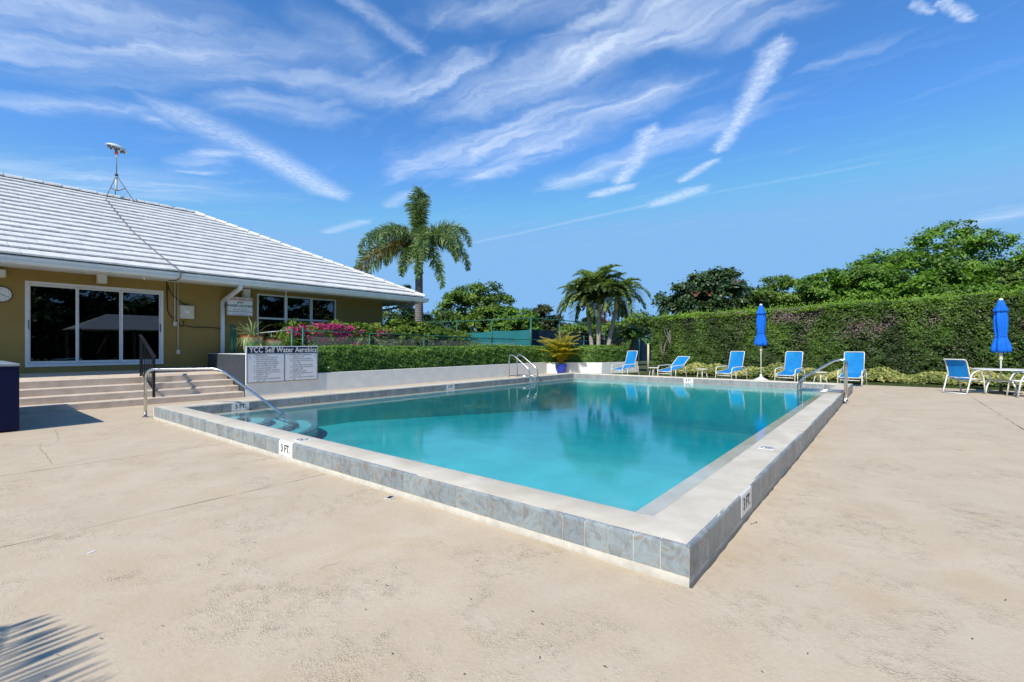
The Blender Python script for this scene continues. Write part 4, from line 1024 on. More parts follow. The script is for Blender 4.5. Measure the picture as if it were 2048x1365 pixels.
umbrella('folded blue umbrella standing through the round white dining table', TU, TV, 2.66, 1.17, False)
t = thing('dining_table', 'round white patio table with folded umbrella through its centre', 'table', (TU, TV, 0))
MB().lathe([(.60, .675), (.615, .682), (.615, .70), (.60, .707), (.03, .707), (.03, .675)], 48).build('table_top', 'white_powder', t)
for k in range(4):
    a = R(38 + 90 * k); c_, s_ = math.cos(a), math.sin(a)
    MB().tube(fillet([(.42 * c_, .42 * s_, 0), (.40 * c_, .40 * s_, .2), (.26 * c_, .26 * s_, .45), (.40 * c_, .40 * s_, .675)], .15, 5), .02, 8).build('leg', 'white_powder', t, smooth=True)
MB().tube([(.3 * math.cos(k * math.pi / 16), .3 * math.sin(k * math.pi / 16), .38) for k in range(33)], .012, 6).build('ring_brace', 'white_powder', t, smooth=True)
def dining_chair(label, u, v, rz):
    t = thing('dining_chair', label, 'chair', (u, v, 0), rz, 'blue dining chairs')      # local +x is forward
    W = .25; zs = .42
    rows = [[(.26 - .5 * k / 6, W * j, zs + .01 - .03 * math.sin(math.pi * k / 6) - .01 * (1 - j * j)) for j in (-1, 0, 1)] for k in range(7)]
    MB().sheet(rows).build('seat_sling', 'blue_sling', t, smooth=True)
    bp_ = [(-.22, .46), (-.26, .62), (-.31, .80), (-.36, .93), (-.43, .97)]
    MB().sheet([[(x - .012 * (1 - j * j), W * j, z) for j in (-1, 0, 1)] for x, z in bp_]).build('back_sling', 'blue_sling', t, smooth=True)
    MB().tube(fillet([(x, -W - .012, z) for x, z in bp_] + [(x, W + .012, z) for x, z in bp_[::-1]], .05, 4), .016, 8).tube([(-.22, -W, .46), (-.22, W, .46)], .014, 8).build('back_frame', 'white_powder', t, smooth=True)
    MB().tube([(.26, -W, zs), (.26, W, zs)], .014, 8).tube([(.26, -W - .01, zs), (-.24, -W - .01, zs)], .014, 8).tube([(.26, W + .01, zs), (-.24, W + .01, zs)], .014, 8).tube([(.22, -W - .04, .34), (.22, W + .04, .34)], .012, 8).build('seat_frame', 'white_powder', t, smooth=True)
    for sg in (-1, 1):
        y = sg * (W + .045)
        MB().tube(fillet([(.30, y, 0), (.24, y, .45), (.14, y, .64), (-.02, y, .66), (-.22, y, .56), (-.30, y, .30), (-.40, y, .012)], .13, 6), .019, 8).build('arm_and_legs', 'white_powder', t, smooth=True)
    MB().tube([(-.40, -W - .045, .02), (-.40, W + .045, .02)], .018, 8).build('base_bar', 'white_powder', t, smooth=True)
dining_chair('blue dining chair with its back turned to the pool, pulled up to the round table', 18.6, -1.66, R(-38))
dining_chair('blue dining chair across the round table, facing back along the pool', 18.2, -2.82, R(102))

# ================================================================== VEGETATION
def unit(v): return v / np.maximum(np.linalg.norm(v, axis=-1, keepdims=True), 1e-9)
def leaf_mesh(name, C, N, L, W, g, droop=.0, shade=None):
    """rhombic leaves at points C whose faces look roughly along N"""
    n = len(C); N = unit(N + g.normal(0, .55, (n, 3))); t = unit(np.cross(N, g.normal(0, 1, (n, 3)))); t[:, 2] -= droop; t = unit(t); b = unit(np.cross(N, t))
    l = L * g.uniform(.65, 1.3, (n, 1)); w = W * g.uniform(.65, 1.3, (n, 1))
    V = np.stack([C - t * l * .5, C + b * w * .5 + N * w * .12, C + t * l * .5, C - b * w * .5 + N * w * .12], 1).reshape(-1, 3)
    F = np.arange(4 * n).reshape(n, 4)
    r = g.uniform(0, 1, n) if shade is None else np.clip(shade + g.normal(0, .17, n), 0, 1)
    return mesh_np(name, V, F, r)
def vnoise(P, sc, seed):           # cheap smooth 3-D noise
    r = np.random.default_rng(seed); out = np.zeros(len(P))
    for k in range(7):
        d_ = r.normal(0, 1, 3) * sc * (1 + .35 * k); out += np.sin(P @ d_ + r.uniform(0, 6.3)) / (1 + .3 * k)
    return out / 3.2
def lobes_points(lobes, n, g, shell=.75):
    vol = np.array([(l[3] * l[4] * l[5]) ** (2 / 3) for l in lobes]); pk = g.choice(len(lobes), n, p=vol / vol.sum())
    Lb = np.array(lobes)[pk]; d_ = unit(g.normal(0, 1, (n, 3))); rad = shell + (1.04 - shell) * g.uniform(0, 1, (n, 1)) ** .6
    rad = rad * (1 + .13 * np.sin(d_ @ g.normal(0, 3.2, 3) + pk)[:, None] + .10 * np.sin(d_ @ g.normal(0, 6, 3) + 2 * pk)[:, None])
    return Lb[:, :3] + d_ * Lb[:, 3:6] * rad, unit(d_ / Lb[:, 3:6]), pk
def tree(name, label, base, lobes, clumps, per, leaf, mat, seed, trunk_r=.16, group='trees beyond the hedge and fence', cat='tree', spread=.28, bark='trunk_brown', zlow=-9, droop=.25, trunk=True):
    g = np.random.default_rng(seed); t = thing(name, label, cat, base, 0, group); b = np.array(base)
    ext = max(l[3] for l in lobes); M = max(26, int(clumps / 11)); rs = .27 * np.mean([l[5] for l in lobes]) + .16
    S, SN, pk = lobes_points(lobes, M, g, .8); rad = rs * g.uniform(.6, 1.45, (M, 1)); ci = g.integers(0, M, clumps)
    d_ = unit(g.normal(0, 1, (clumps, 3)) + SN[ci] * .9 + np.array((0, 0, .55)))
    C = S[ci] + d_ * rad[ci] * np.array((1.1, 1.1, .75)) * g.uniform(.7, 1.08, (clumps, 1)); N = unit(d_ + SN[ci] * .4)
    pts = np.repeat(C, per, 0) + g.normal(0, spread * .55, (clumps * per, 3)) * np.array((1, 1, .6)); nn = np.repeat(N, per, 0) + np.array((0, 0, .55))
    sh_ = np.repeat(np.clip(.45 + .35 * vnoise(C, .8, seed + 1) + g.normal(0, .22, M)[ci], 0, 1), per)
    k = pts[:, 2] > zlow; pts, nn, sh_ = pts[k] - b, nn[k], sh_[k]
    link('crown', leaf_mesh('crown', pts, nn, leaf, leaf * .5, g, droop, sh_ * .8 + .1), mat, t)
    if not trunk: return t
    zt = min(l[2] for l in lobes); m_ = MB(); lean = g.normal(0, .15, 2)
    top = np.array([lean[0], lean[1], max((zt - b[2]) * .55, .8)])
    m_.tube([(0, 0, -.1), tuple(top * .5 + np.array((.05, .04, 0))), tuple(top)], [trunk_r * 1.25, trunk_r, trunk_r * .8], 8)
    m_.build('trunk', bark, t, smooth=True)
    mm = MB()
    for l in lobes:
        c_ = np.array(l[:3]) - b; mid = top * .45 + c_ * .55 + g.normal(0, .2, 3)
        mm.tube([tuple(top * .92), tuple(mid), tuple(c_)], [trunk_r * .6, trunk_r * .35, trunk_r * .12], 6)
        for q in range(3):
            e_ = c_ + unit(g.normal(0, 1, 3)) * np.array(l[3:6]) * .75; mm.tube([tuple(c_), tuple((c_ + e_) / 2 + g.normal(0, .08, 3)), tuple(e_)], [trunk_r * .14, trunk_r * .1, .012], 5)
    mm.build('limbs', bark, t, smooth=True)
    return t

# ---- tall clipped hedge behind the chairs
def hedge_tall():
    g = np.random.default_rng(21)
    t = thing('tall_hedge', 'tall dense clipped hedge wall with bare patches behind the blue chairs', 'hedge', (23.3, 2., 0))
    y0, y1 = -16., 9.35
    def front(y): return 22.55 + (y + 4) * .055
    def topz(y): return 2.80 + (9.4 - y) * .026
    dp = 1.7
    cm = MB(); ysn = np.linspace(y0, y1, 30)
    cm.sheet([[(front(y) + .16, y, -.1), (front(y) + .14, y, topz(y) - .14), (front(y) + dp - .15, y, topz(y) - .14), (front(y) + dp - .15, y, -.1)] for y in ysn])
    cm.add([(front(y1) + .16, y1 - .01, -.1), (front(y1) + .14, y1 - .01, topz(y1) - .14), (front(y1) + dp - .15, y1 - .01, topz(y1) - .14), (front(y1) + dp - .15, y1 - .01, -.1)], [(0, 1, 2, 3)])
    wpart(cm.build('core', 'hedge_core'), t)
    n = 90000; y = y0 + (y1 + .12 - y0) * g.uniform(0, 1, n) ** .8; z = g.uniform(0.05, 1, n)
    fx = front(y); P = np.stack([fx, y, z * topz(y)], 1)
    bulge = .15 * vnoise(P, 1.6, 5) + .08 * vnoise(P, 4.5, 6); P[:, 0] += -.02 - bulge + np.abs(g.normal(0, .06, n)) - .07 - .05 * vnoise(P, 9., 17)
    dead = vnoise(P * np.array((1, 1, 1.3)), .95, 9) + .35 * vnoise(P, 3., 10)
    dm = (g.uniform(0, 1, n) < np.clip((dead - .18) * 1.6, 0, .9)) & (z > .3); dark = vnoise(P, 1.3, 30)
    hol = (vnoise(P, 2.4, 12) + .6 * vnoise(P, 6.5, 13) < -.30); keepm = ~hol | (g.uniform(0, 1, n) < .3)
    Nn = np.tile((-1., 0, .45), (n, 1))
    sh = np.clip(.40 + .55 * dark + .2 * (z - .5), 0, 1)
    k = keepm & ~dm
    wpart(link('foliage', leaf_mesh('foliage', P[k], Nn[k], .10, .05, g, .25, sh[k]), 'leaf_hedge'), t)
    k = keepm & dm; k2 = k & (g.uniform(0, 1, n) < .75)
    wpart(link('bare_foliage', leaf_mesh('bare_foliage', P[k2], Nn[k2], .075, .022, g, .2), 'leaf_dead'), t)
    n = 34000; y = y0 + (y1 + .1 - y0) * g.uniform(0, 1, n) ** .8; w_ = g.uniform(0, 1, n) ** 1.3
    P = np.stack([front(y) - .1 + dp * w_, y, topz(y)], 1); P[:, 2] += .07 * vnoise(P, 2.2, 14) + .035 * vnoise(P, 9, 15) + g.normal(0, .035, n) - .18 * np.clip(.12 - w_, 0, 1) / .12 * .8
    wpart(link('top_growth', leaf_mesh('top_growth', P, np.tile((-.35, 0, 1.), (n, 1)), .095, .045, g, -.3, np.clip(.5 + .4 * vnoise(P, 1.2, 16), 0, 1)), 'leaf_hedge_lit_tip'), t)
    # end face
    n = 7000; P = np.stack([front(y1) + dp * g.uniform(0, 1, n), np.full(n, y1) + np.abs(g.normal(0, .06, n)), g.uniform(0, 2.8, n)], 1)
    wpart(link('end_foliage', leaf_mesh('end_foliage', P, np.tile((-.2, 1., .4), (n, 1)), .09, .045, g, .2), 'leaf_hedge'), t)
    # bare limbs showing at the left end
    for (yy, zz_, h_) in ((8.9, .95, 1.25), (8.45, 1.5, .9)):
        x = front(yy) - .13
        for q in range(4):
            a_ = g.uniform(-.45, .45); pts_ = [(x + .12, yy, zz_ - .35), (x - .02, yy + a_ * .35, zz_ + h_ * .3), (x - .02 + g.normal(0, .03), yy + a_ * h_ * .6 + g.normal(0, .05), zz_ + h_ * .5), (x + .06, yy + a_ * h_ * .9, zz_ + h_ * g.uniform(.65, .9))]
            wpart(MB().tube(fillet(pts_, .2, 3), [.016 - .001 * k for k in range(len(fillet(pts_, .2, 3)))], 5).build('bare_limb', 'branch_grey', smooth=True), t)
    # sprigs standing proud of the top
    n = 900; y = y0 + (y1 - y0) * g.uniform(0, 1, n); P = np.repeat(np.stack([front(y) + g.uniform(0, dp, n), y, topz(y)], 1), 6, 0); P[:, 2] += np.tile(np.linspace(0, 1, 6), n) * np.repeat(g.uniform(.06, .26, n), 6)
    P += g.normal(0, .018, P.shape)
    wpart(link('sprigs', leaf_mesh('sprigs', P, np.tile((-.6, 0, .5), (len(P), 1)), .07, .032, g, -.8), 'leaf_hedge_lit_tip'), t)
hedge_tall()
# variegated ground cover along the foot of the hedge
g = np.random.default_rng(33); n = 26000; y = g.uniform(-14, 8.4, n); hh = .44 + .10 * np.sin(y * 2.1) + .07 * np.sin(y * 5.3 + 1)
x = 21.55 + (y + 4) * .05 + g.uniform(0, .85, n); pr = (x - (21.55 + (y + 4) * .05)) / .85; z = hh * np.sqrt(np.clip(1 - (1 - pr) ** 2 * .85, 0, 1)) * g.uniform(.35, 1.05, n)
P = np.stack([x, y, z], 1)
o = link('ground_cover', leaf_mesh('ground_cover', P, np.tile((-.6, 0, .8), (n, 1)), .12, .065, g, .2, np.clip(.55 + .5 * vnoise(P, 3., 40), 0, 1)), 'leaf_variegated'); o['kind'] = 'stuff'
o['label'] = 'yellow variegated ground cover along the foot of the tall hedge'; o['category'] = 'plants'
# short grass at the deck edge
n = 16000; P = np.stack([g.uniform(20.5, 22.0, n), g.uniform(-8, 10.2, n), np.full(n, .015)], 1)
o = link('grass', leaf_mesh('grass', P, np.tile((-1., 0, .2), (n, 1)), .06, .012, g, -1.5), 'grass_blade'); o['kind'] = 'stuff'; o['label'] = 'short green grass between the deck and the hedge'; o['category'] = 'grass'

# ---- low clipped hedge on the retaining wall
def hedge_low():
    g = np.random.default_rng(44); t = thing('low_hedge', 'low clipped green hedge growing above the long white retaining wall', 'hedge', (13, 14.3, .42))
    A = np.array([(7.42, 13.66), (19.25, 13.62), (20.95, 11.45), (23.0, 10.75)]); seg = np.diff(A, axis=0); ln = np.linalg.norm(seg, axis=1); cum = np.concatenate([[0], np.cumsum(ln)])
    def along(s_):
        i = np.clip(np.searchsorted(cum, s_) - 1, 0, 2); f_ = (s_ - cum[i]) / ln[i]; d_ = seg[i] / ln[i][:, None]; return A[i] + seg[i] * f_[:, None], np.stack([d_[:, 1], -d_[:, 0]], 1)
    top = lambda s_: 1.285 + .004 * s_ + .03 * np.sin(s_ * .9) + np.where(s_ > 13.6, -.02 * (s_ - 13.6), 0)
    ss = np.linspace(.02, cum[-1] - .02, 40); p, nr = along(ss)
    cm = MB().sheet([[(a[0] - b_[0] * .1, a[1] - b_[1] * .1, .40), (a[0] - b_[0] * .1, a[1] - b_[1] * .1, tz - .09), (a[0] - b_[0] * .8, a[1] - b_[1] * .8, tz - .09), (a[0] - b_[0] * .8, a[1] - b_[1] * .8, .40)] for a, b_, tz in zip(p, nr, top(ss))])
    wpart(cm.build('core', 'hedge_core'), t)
    n = 60000; s_ = cum[-1] * g.uniform(0, 1, n) ** 1.15; p, nr = along(s_); z = g.uniform(0, 1, n); tz = top(s_)
    P = np.stack([p[:, 0], p[:, 1], .5 + (tz - .5) * z], 1); bl = .05 * vnoise(P, 4., 50) + .04 * vnoise(P, 12., 54) + g.normal(0, .03, n) + .05 - .10 * np.clip((z - .85) / .15, 0, 1) ** 2
    P[:, :2] += nr * bl[:, None]
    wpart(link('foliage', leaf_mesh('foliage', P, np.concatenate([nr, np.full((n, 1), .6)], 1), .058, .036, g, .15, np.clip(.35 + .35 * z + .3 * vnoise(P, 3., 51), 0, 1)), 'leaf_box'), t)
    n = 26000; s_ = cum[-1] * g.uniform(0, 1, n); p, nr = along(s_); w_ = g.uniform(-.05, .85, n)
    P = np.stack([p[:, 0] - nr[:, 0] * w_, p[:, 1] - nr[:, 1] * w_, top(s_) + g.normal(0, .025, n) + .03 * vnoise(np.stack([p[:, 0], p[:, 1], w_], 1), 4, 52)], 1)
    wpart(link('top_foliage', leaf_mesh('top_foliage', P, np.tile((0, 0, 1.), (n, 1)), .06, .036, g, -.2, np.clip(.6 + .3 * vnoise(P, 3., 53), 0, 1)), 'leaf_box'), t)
hedge_low()

# ---- bougainvillea behind the chain link fence
lb = [(7.75, 15.05, 1.68, .5, .22, .32), (8.6, 15.06, 1.7, .7, .22, .32), (9.6, 15.06, 1.68, .8, .22, .34), (10.7, 15.06, 1.7, .8, .24, .38), (11.7, 15.05, 1.7, .9, .36, .44), (12.7, 15.1, 1.7, .9, .38, .46), (13.7, 15.1, 1.6, .9, .38, .44), (14.7, 15.1, 1.42, .8, .38, .4), (15.5, 15.1, 1.15, .7, .38, .36)]
MBc = MB().box(7.5, 15.6, 14.95, 15.2, .42, 1.55)  # near-black box: shade in the lower bush put into its colour
t = tree('bougainvillea', 'bougainvillea bush with magenta flowers rising behind the green chain link fence', (10.5, 15.6, .42), lb, 4600, 11, .095, 'leaf_boug', 61, .04, None, 'bush', .1, 'trunk_brown', .45, .2)
g = np.random.default_rng(62)
fl_ = [(7.65, 14.98, 1.93), (7.4, 15.0, 1.7), (8.15, 14.9, 1.75), (8.1, 15.0, 2.0), (8.6, 14.92, 2.02), (8.95, 14.9, 1.98), (9.3, 14.95, 1.98), (8.35, 14.88, 1.55), (8.95, 14.86, 1.6), (9.35, 14.86, 1.36), (9.5, 14.83, 1.22), (9.6, 14.82, 1.14), (7.25, 15.0, 1.85), (7.9, 14.9, 1.6), (8.75, 14.86, 1.8)]
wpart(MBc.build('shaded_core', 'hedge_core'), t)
fl_ += [(g.uniform(7.3, 9.5), 0, g.uniform(1.72, 2.02)) for _ in range(7)] + [(g.uniform(9.5, 11.2), 0, g.uniform(1.7, 1.98)) for _ in range(4)]
for c_ in fl_:
    C = np.array((c_[0], 14.6 if c_[2] > 1.45 else 14.32, c_[2])) + np.clip(g.normal(0, 1, (g.integers(28, 60), 3)), -1.5, 1.5) * (.10, .035, .055)
    wpart(link('flower_cluster', leaf_mesh('flower_cluster', C, np.tile((-.3, -1., .5), (len(C), 1)), .07, .055, g, 0), 'petal_pink'), t)
for _ in range(16):
    C = np.array((g.uniform(7.4, 11.), 14.66, g.uniform(1.65, 1.98))) + g.normal(0, (.1, .04, .05), (14, 3))
    wpart(link('faded_cluster', leaf_mesh('faded_cluster', C, np.tile((-.3, -1., .5), (len(C), 1)), .055, .045, g, 0), 'petal_dull'), t)

# ---- low chain link fence on green posts
def fence_low():
    FV, z0, z1 = 14.36, .45, 1.8
    t = thing('chain_link_fence', 'low green chain link fence between the clipped hedge and the bougainvillea', 'fence', (12, FV, .42))
    xs_ = [at_v(x, 660, FV)[0] for x in (606, 739, 848, 948, 1029, 1140, 1215)]
    tops = [at_v(x, y, FV)[2] for x, y in ((606, 662), (739, 667.5), (848, 671), (948, 676), (1029, 679), (1140, 681.5), (1215, 683))]
    for k, x in enumerate(xs_): wpart(MB().tube([(x, FV, .4), (x, FV, tops[k] + (.12 if k == 0 else .02))], .034 if k in (0, 5) else .025, 10).build('post', 'green_post' if k not in (5,) else 'wire_grey', smooth=True), t)
    for a, b, za, zb in zip(xs_[:-1], xs_[1:], tops[:-1], tops[1:]): wpart(MB().tube([(a, FV, za), (b, FV, zb)], .02, 8).build('top_rail', 'green_post', smooth=True), t)
    wm = MB(); x0, x1 = xs_[0], xs_[4]; H = 1.25; sp = .07
    for k in range(int((x1 - x0 + H) / sp)):
        for sg in (1, -1):
            xa = x0 + k * sp - (H if sg > 0 else 0); xb_ = xa + sg * H if sg > 0 else xa - H
            za, zb = z0, z0 + H
            pa, pb = Vector((xa, FV + .004 * sg, za)), Vector((xb_, FV + .004 * sg, zb))
            lo, hi = (pa, pb)
            def clipx(p, q, X): f_ = (X - p.x) / (q.x - p.x); return p.lerp(q, f_)
            if max(pa.x, pb.x) <= x0 or min(pa.x, pb.x) >= x1: continue
            if pa.x < x0: pa = clipx(lo, hi, x0)
            if pb.x < x0: pb = clipx(lo, hi, x0)
            if pa.x > x1: pa = clipx(lo, hi, x1)
            if pb.x > x1: pb = clipx(lo, hi, x1)
            wm.tube([pa, pb], .0026, 3, False)
    o = wpart(wm.build('mesh', 'wire_grey'), t); o['kind'] = 'stuff'
    t2 = thing('gate_fence', 'green gate posts with short rail beside the flowers and glazed pots', 'fence', (6.8, 14.75, PT))
    pa, pb, pc = at_v(463, 650, 15.3), at_v(584, 650, FV), at_v(463, 650, 15.3)
    wpart(MB().tube([(pa[0], 15.3, PT), (pa[0], 15.3, 1.98)], .045, 10).build('post', 'green_post', smooth=True), t2)
    wpart(MB().tube([(pa[0] + .1, 15.32, PT), (pa[0] + .1, 15.32, 1.96)], .03, 10).build('post', 'green_post', smooth=True), t2)
    wpart(MB().tube([(pb[0], FV, .45), (pb[0], FV, 1.86)], .034, 10).build('post', 'green_post', smooth=True), t2)
    wpart(MB().tube([(pa[0] + .5, 15.3, 1.72), (pb[0], FV, 1.84)], .018, 8).build('rail', 'wire_grey', smooth=True), t2)
    wpart(MB().tube([(pb[0], FV, 1.80), (xs_[0], FV, 1.76)], .018, 8).build('rail', 'green_post', smooth=True), t2)
fence_low()
# ---- tall court fence with wind screens
def court():
    C_ = (22.55, 16.6); H = 3.0
    t = thing('court_fence', 'tall tennis court fence with windscreens coloured sunlit teal and shaded navy beyond the low hedge', 'fence', (C_[0], C_[1], 0))
    A = [(C_[0], C_[1] + k * 3.1) for k in range(5)]; Bp = [(C_[0] + k * 3.1, C_[1]) for k in range(7)]
    for k, p in enumerate(A + Bp[1:]): wpart(MB().tube([(p[0], p[1], 0), (p[0], p[1], H + (.06 if k == 0 else 0))], .06 if k == 0 else .04, 8).build('post', 'green_post', smooth=True), t)
    wpart(MB().tube([(*A[0], H), (*A[-1], H)], .03, 8).build('top_rail', 'green_post', smooth=True), t); wpart(MB().tube([(*Bp[0], H), (*Bp[-1], H)], .03, 8).build('top_rail', 'green_post', smooth=True), t)
    g_ = np.random.default_rng(3)
    for i in range(4):
        rows = [[(C_[0] + .05 + .03 * math.sin(j * 1.3 + k), A[i][1] + .05 + 3.0 * j / 8, .05 + (2.27 - .05 * math.sin(math.pi * j / 8) - .06 * (i == 1)) * k / 6) for j in range(9)] for k in range(7)]
        wpart(MB().sheet(rows).build('windscreen', 'windscreen_sunlit', smooth=True), t)
    for i in range(6):
        rows = [[(Bp[i][0] + .05 + 3.0 * j / 8, C_[1] + .05 + .03 * math.sin(j * 1.7 + k), .05 + (2.3 - .06 * math.sin(math.pi * j / 8) - .12 * (i > 0)) * k / 6) for j in range(9)] for k in range(7)]
        wpart(MB().sheet(rows).build('windscreen', 'windscreen_shaded', smooth=True), t)
court()
o = thing('fence_end_post', 'cream fence post at the left end of the tall hedge', 'post', (22.95, 9.55, 0)); MB().tube([(0, 0, 0), (0, 0, 1.42)], .05, 10).build('post', 'pole_cream', o, smooth=True); MB().lathe([(.055, 1.42), (.055, 1.45), (.02, 1.48)], 10).build('cap', 'pole_cream', o)

# ---- palms
def frond_mesh(g, L, rise_, droop_, nl, ll, lw, plum=False, vee=.5, lw_tip=.25, hang=.35, pw=1.25, taper=.72):
    """a frond leaving the origin along +x; leaflets along an arching midrib"""
    N_ = 24; s_ = np.linspace(0, 1, N_ + 1); el = rise_ - droop_ * s_ ** pw
    dx = np.cos(el); dz = np.sin(el); X = np.concatenate([[0], np.cumsum((dx[:-1] + dx[1:]) / 2) * L / N_]); Z = np.concatenate([[0], np.cumsum((dz[:-1] + dz[1:]) / 2) * L / N_])
    V = []; F = []; r = []
    w0 = .022 * L / 2 + .004
    for i in range(N_ + 1):
        w_ = w0 * (1 - .85 * s_[i]) + .002; V += [(X[i], -w_, Z[i]), (X[i], w_, Z[i]), (X[i] - w_ * dz[i], 0, Z[i] + w_ * dx[i])]
    for i in range(N_):
        for a_, b_ in ((0, 1), (1, 2), (2, 0)): F.append((i * 3 + a_, i * 3 + b_, i * 3 + 3 + b_, i * 3 + 3 + a_)); r.append(.75)
    t0 = .10
    for k in range(nl):
        f_ = t0 + (1 - t0) * (k + .5 * g.uniform(0, 1)) / nl; i = min(int(f_ * N_), N_ - 1); q = f_ * N_ - i
        p = np.array((X[i] * (1 - q) + X[i + 1] * q, 0, Z[i] * (1 - q) + Z[i + 1] * q)); T = np.array((dx[i], 0, dz[i])); U_ = np.array((-dz[i], 0, dx[i])); Y = np.array((0, 1., 0))
        env = math.sin(math.pi * min(1, .12 + .88 * (1 - f_ ** 1.6) )) if False else (min(1, f_ / .18)) ** .6 * (1 - taper * max(0, (f_ - .45) / .55) ** 1.5)
        for sg in (-1, 1):
            if plum: a_ = g.uniform(0, 2 * math.pi); D = T * g.uniform(.35, .8) + (Y * math.cos(a_) + U_ * math.sin(a_))
            else: D = T * g.uniform(.55, .8) + Y * sg + U_ * vee * g.uniform(.6, 1.3)
            D = D / np.linalg.norm(D); l_ = ll * env * g.uniform(.85, 1.12); w_ = lw * g.uniform(.8, 1.2)
            S = np.cross(D, (0, 0, 1.)); S = S / max(np.linalg.norm(S), 1e-6)
            if plum: S = np.cross(D, g.normal(0, 1, 3)); S /= np.linalg.norm(S)
            m1 = p + D * l_ * .5 + np.array((0, 0, -hang * .22 * l_)); e1 = p + D * l_ * .93 + np.array((0, 0, -hang * l_ * .8))
            b = len(V); V += [p - S * w_ * .3, p + S * w_ * .3, m1 + S * w_ * .5, m1 - S * w_ * .5, e1 + S * w_ * .5 * lw_tip, e1 - S * w_ * .5 * lw_tip]
            F += [(b, b + 1, b + 2, b + 3), (b + 3, b + 2, b + 4, b + 5)]; c_ = g.uniform(0, 1); r += [c_, c_]
    return mesh_np('frond', np.array(V), np.array(F), np.array(r))
def palm_trunk(t, pts, rr, mat, seg=12): MB().tube(fillet(pts, .5, 4) if len(pts) > 2 else pts, rr, seg).build('trunk', mat, t, smooth=True)
# foxtail palm behind the clubhouse corner
fp = at_d(838, 640, 22.); g = np.random.default_rng(71)
t = thing('foxtail_palm', 'tall foxtail palm with bushy drooping fronds behind the clubhouse corner', 'palm tree', (fp[0], fp[1], 0), 0)
n_ = 14; hz = 4.75; pts = [(0, 0, hz * k / n_) for k in range(n_ + 1)]
MB().tube(pts, [.225 - .06 * k / n_ + .006 * (k % 2) for k in range(n_ + 1)], 14).build('trunk', 'palm_trunk', t, smooth=True)
MB().tube([(0, 0, hz - .05), (0, 0, hz + .08), (0, 0, hz + .6), (0, 0, hz + 1.1), (.02, 0, hz + 1.5)], [.19, .185, .165, .12, .07], 14).build('crownshaft', 'crownshaft', t, smooth=True)
for k in range(9):
    a_ = k * .7; MB().tube([(.17 * math.cos(a_), .17 * math.sin(a_), hz + .02), (.25 * math.cos(a_), .25 * math.sin(a_), hz - .04 + .05 * math.sin(k))], [.02, .006], 5).build('scar_stub', 'trunk_brown', t)
rt = math.degrees(math.atan2(-CY, SY))     # azimuth of the picture's right-hand side
def place_frond(t, az, me, mat, z): link('frond', me, mat, t, (0, 0, z), (0, 0, R(az)))
# azimuth from the right-hand direction, rise, droop, length
for (da, ri, dr, L_, m_) in ((-8, 64, 148, 3.7, 0), (-32, 48, 130, 3.6, 0), (-75, 24, 102, 3.5, 0), (-58, -8, 70, 3.6, 0), (40, 52, 145, 3.2, 0), (172, 64, 142, 3.7, 0), (203, 44, 122, 3.7, 0), (222, 4, 80, 3.8, 1), (198, -6, 72, 3.6, 0), (150, 44, 140, 3.2, 0),
                       (100, 45, 135, 2.8, 0), (255, -12, 70, 2.4, 0), (-80, 2, 78, 3.7, 0), (185, 20, 100, 3.6, 0), (238, 44, 118, 3.1, 0), (-45, 30, 112, 3.5, 0), (290, 52, 125, 2.6, 0), (15, 30, 120, 3.0, 0)):
    place_frond(t, rt + da, frond_mesh(g, L_ * (.9 if ri > 30 else 1.02), R(ri), R(dr), 210, .48, .036, True, hang=.3), 'leaf_palm_old' if m_ else 'leaf_palm', hz + 1.2)
for da, ri, dr, L_ in ((-100, 90, 14, 2.75), (80, 89, 18, 2.7), (190, 87, 16, 2.45), (0, 88, 15, 2.5), (-45, 83, 30, 2.2), (150, 82, 32, 2.2)):
    place_frond(t, rt + da, frond_mesh(g, L_, R(ri), R(dr), 180, .5, .036, True, hang=.45, pw=3., taper=.3), 'leaf_palm', hz + 1.2)
# three Christmas palms
def xmas_palm(label, bx, by, tx, ty, hz, seed, fruit=False, mat='palm_trunk_pale', nf=34):
    g = np.random.default_rng(seed); t = thing('christmas_palm', label, 'palm tree', (bx, by, .4), 0, 'cluster of three palms'); hz -= .4
    top = Vector((tx - bx, ty - by, hz))
    MB().tube([Vector((top.x * f_ ** 1.4, top.y * f_ ** 1.4, hz * f_)) for f_ in np.linspace(0, 1, 11)], [.125 - .035 * k / 10 for k in range(11)], 10).build('trunk', mat, t, smooth=True)
    MB().tube([top - Vector((0, 0, .05)), top + Vector((0, 0, .35)), top + Vector((0, 0, .8))], [.10, .095, .05], 10).build('crownshaft', 'crownshaft_gold', t, smooth=True)
    for k in range(nf):
        az = k * 360 / nf * 2.618 + g.uniform(-12, 12); ri = g.uniform(5, 88); dr = g.uniform(80, 125)
        link('frond', frond_mesh(g, g.uniform(1.6, 2.1), R(ri), R(dr), 50, .66, .07, False, .75, .3, .4), 'leaf_christmas', t, top + Vector((0, 0, .6)), (0, 0, R(az)))
    if fruit:
        fm_ = MB()
        for k in range(26):
            a_ = g.uniform(0, 6.28); e_ = top + Vector((.22 * math.cos(a_) * g.uniform(.3, 1) + .2, .22 * math.sin(a_) * g.uniform(.3, 1) - .15, g.uniform(-1.05, -.2)))
            fm_.tube([top + Vector((.04, 0, .05)), top + Vector((.2, -.15, .0)), e_], [.012, .01, .008], 4)
            for q in range(5):
                c_ = e_ + Vector(g.normal(0, .04, 3)) + Vector((0, 0, .07 * q)); fm_.lathe([(.001, -.03), (.024, 0), (.001, .03)], 5, tuple(c_))
        fm_.build('fruit_cluster', 'fruit_red', t)
q1, q2, q3 = at_d(1186, 640, 24.6), at_d(1197, 640, 24.2), at_d(1213, 640, 24.4)
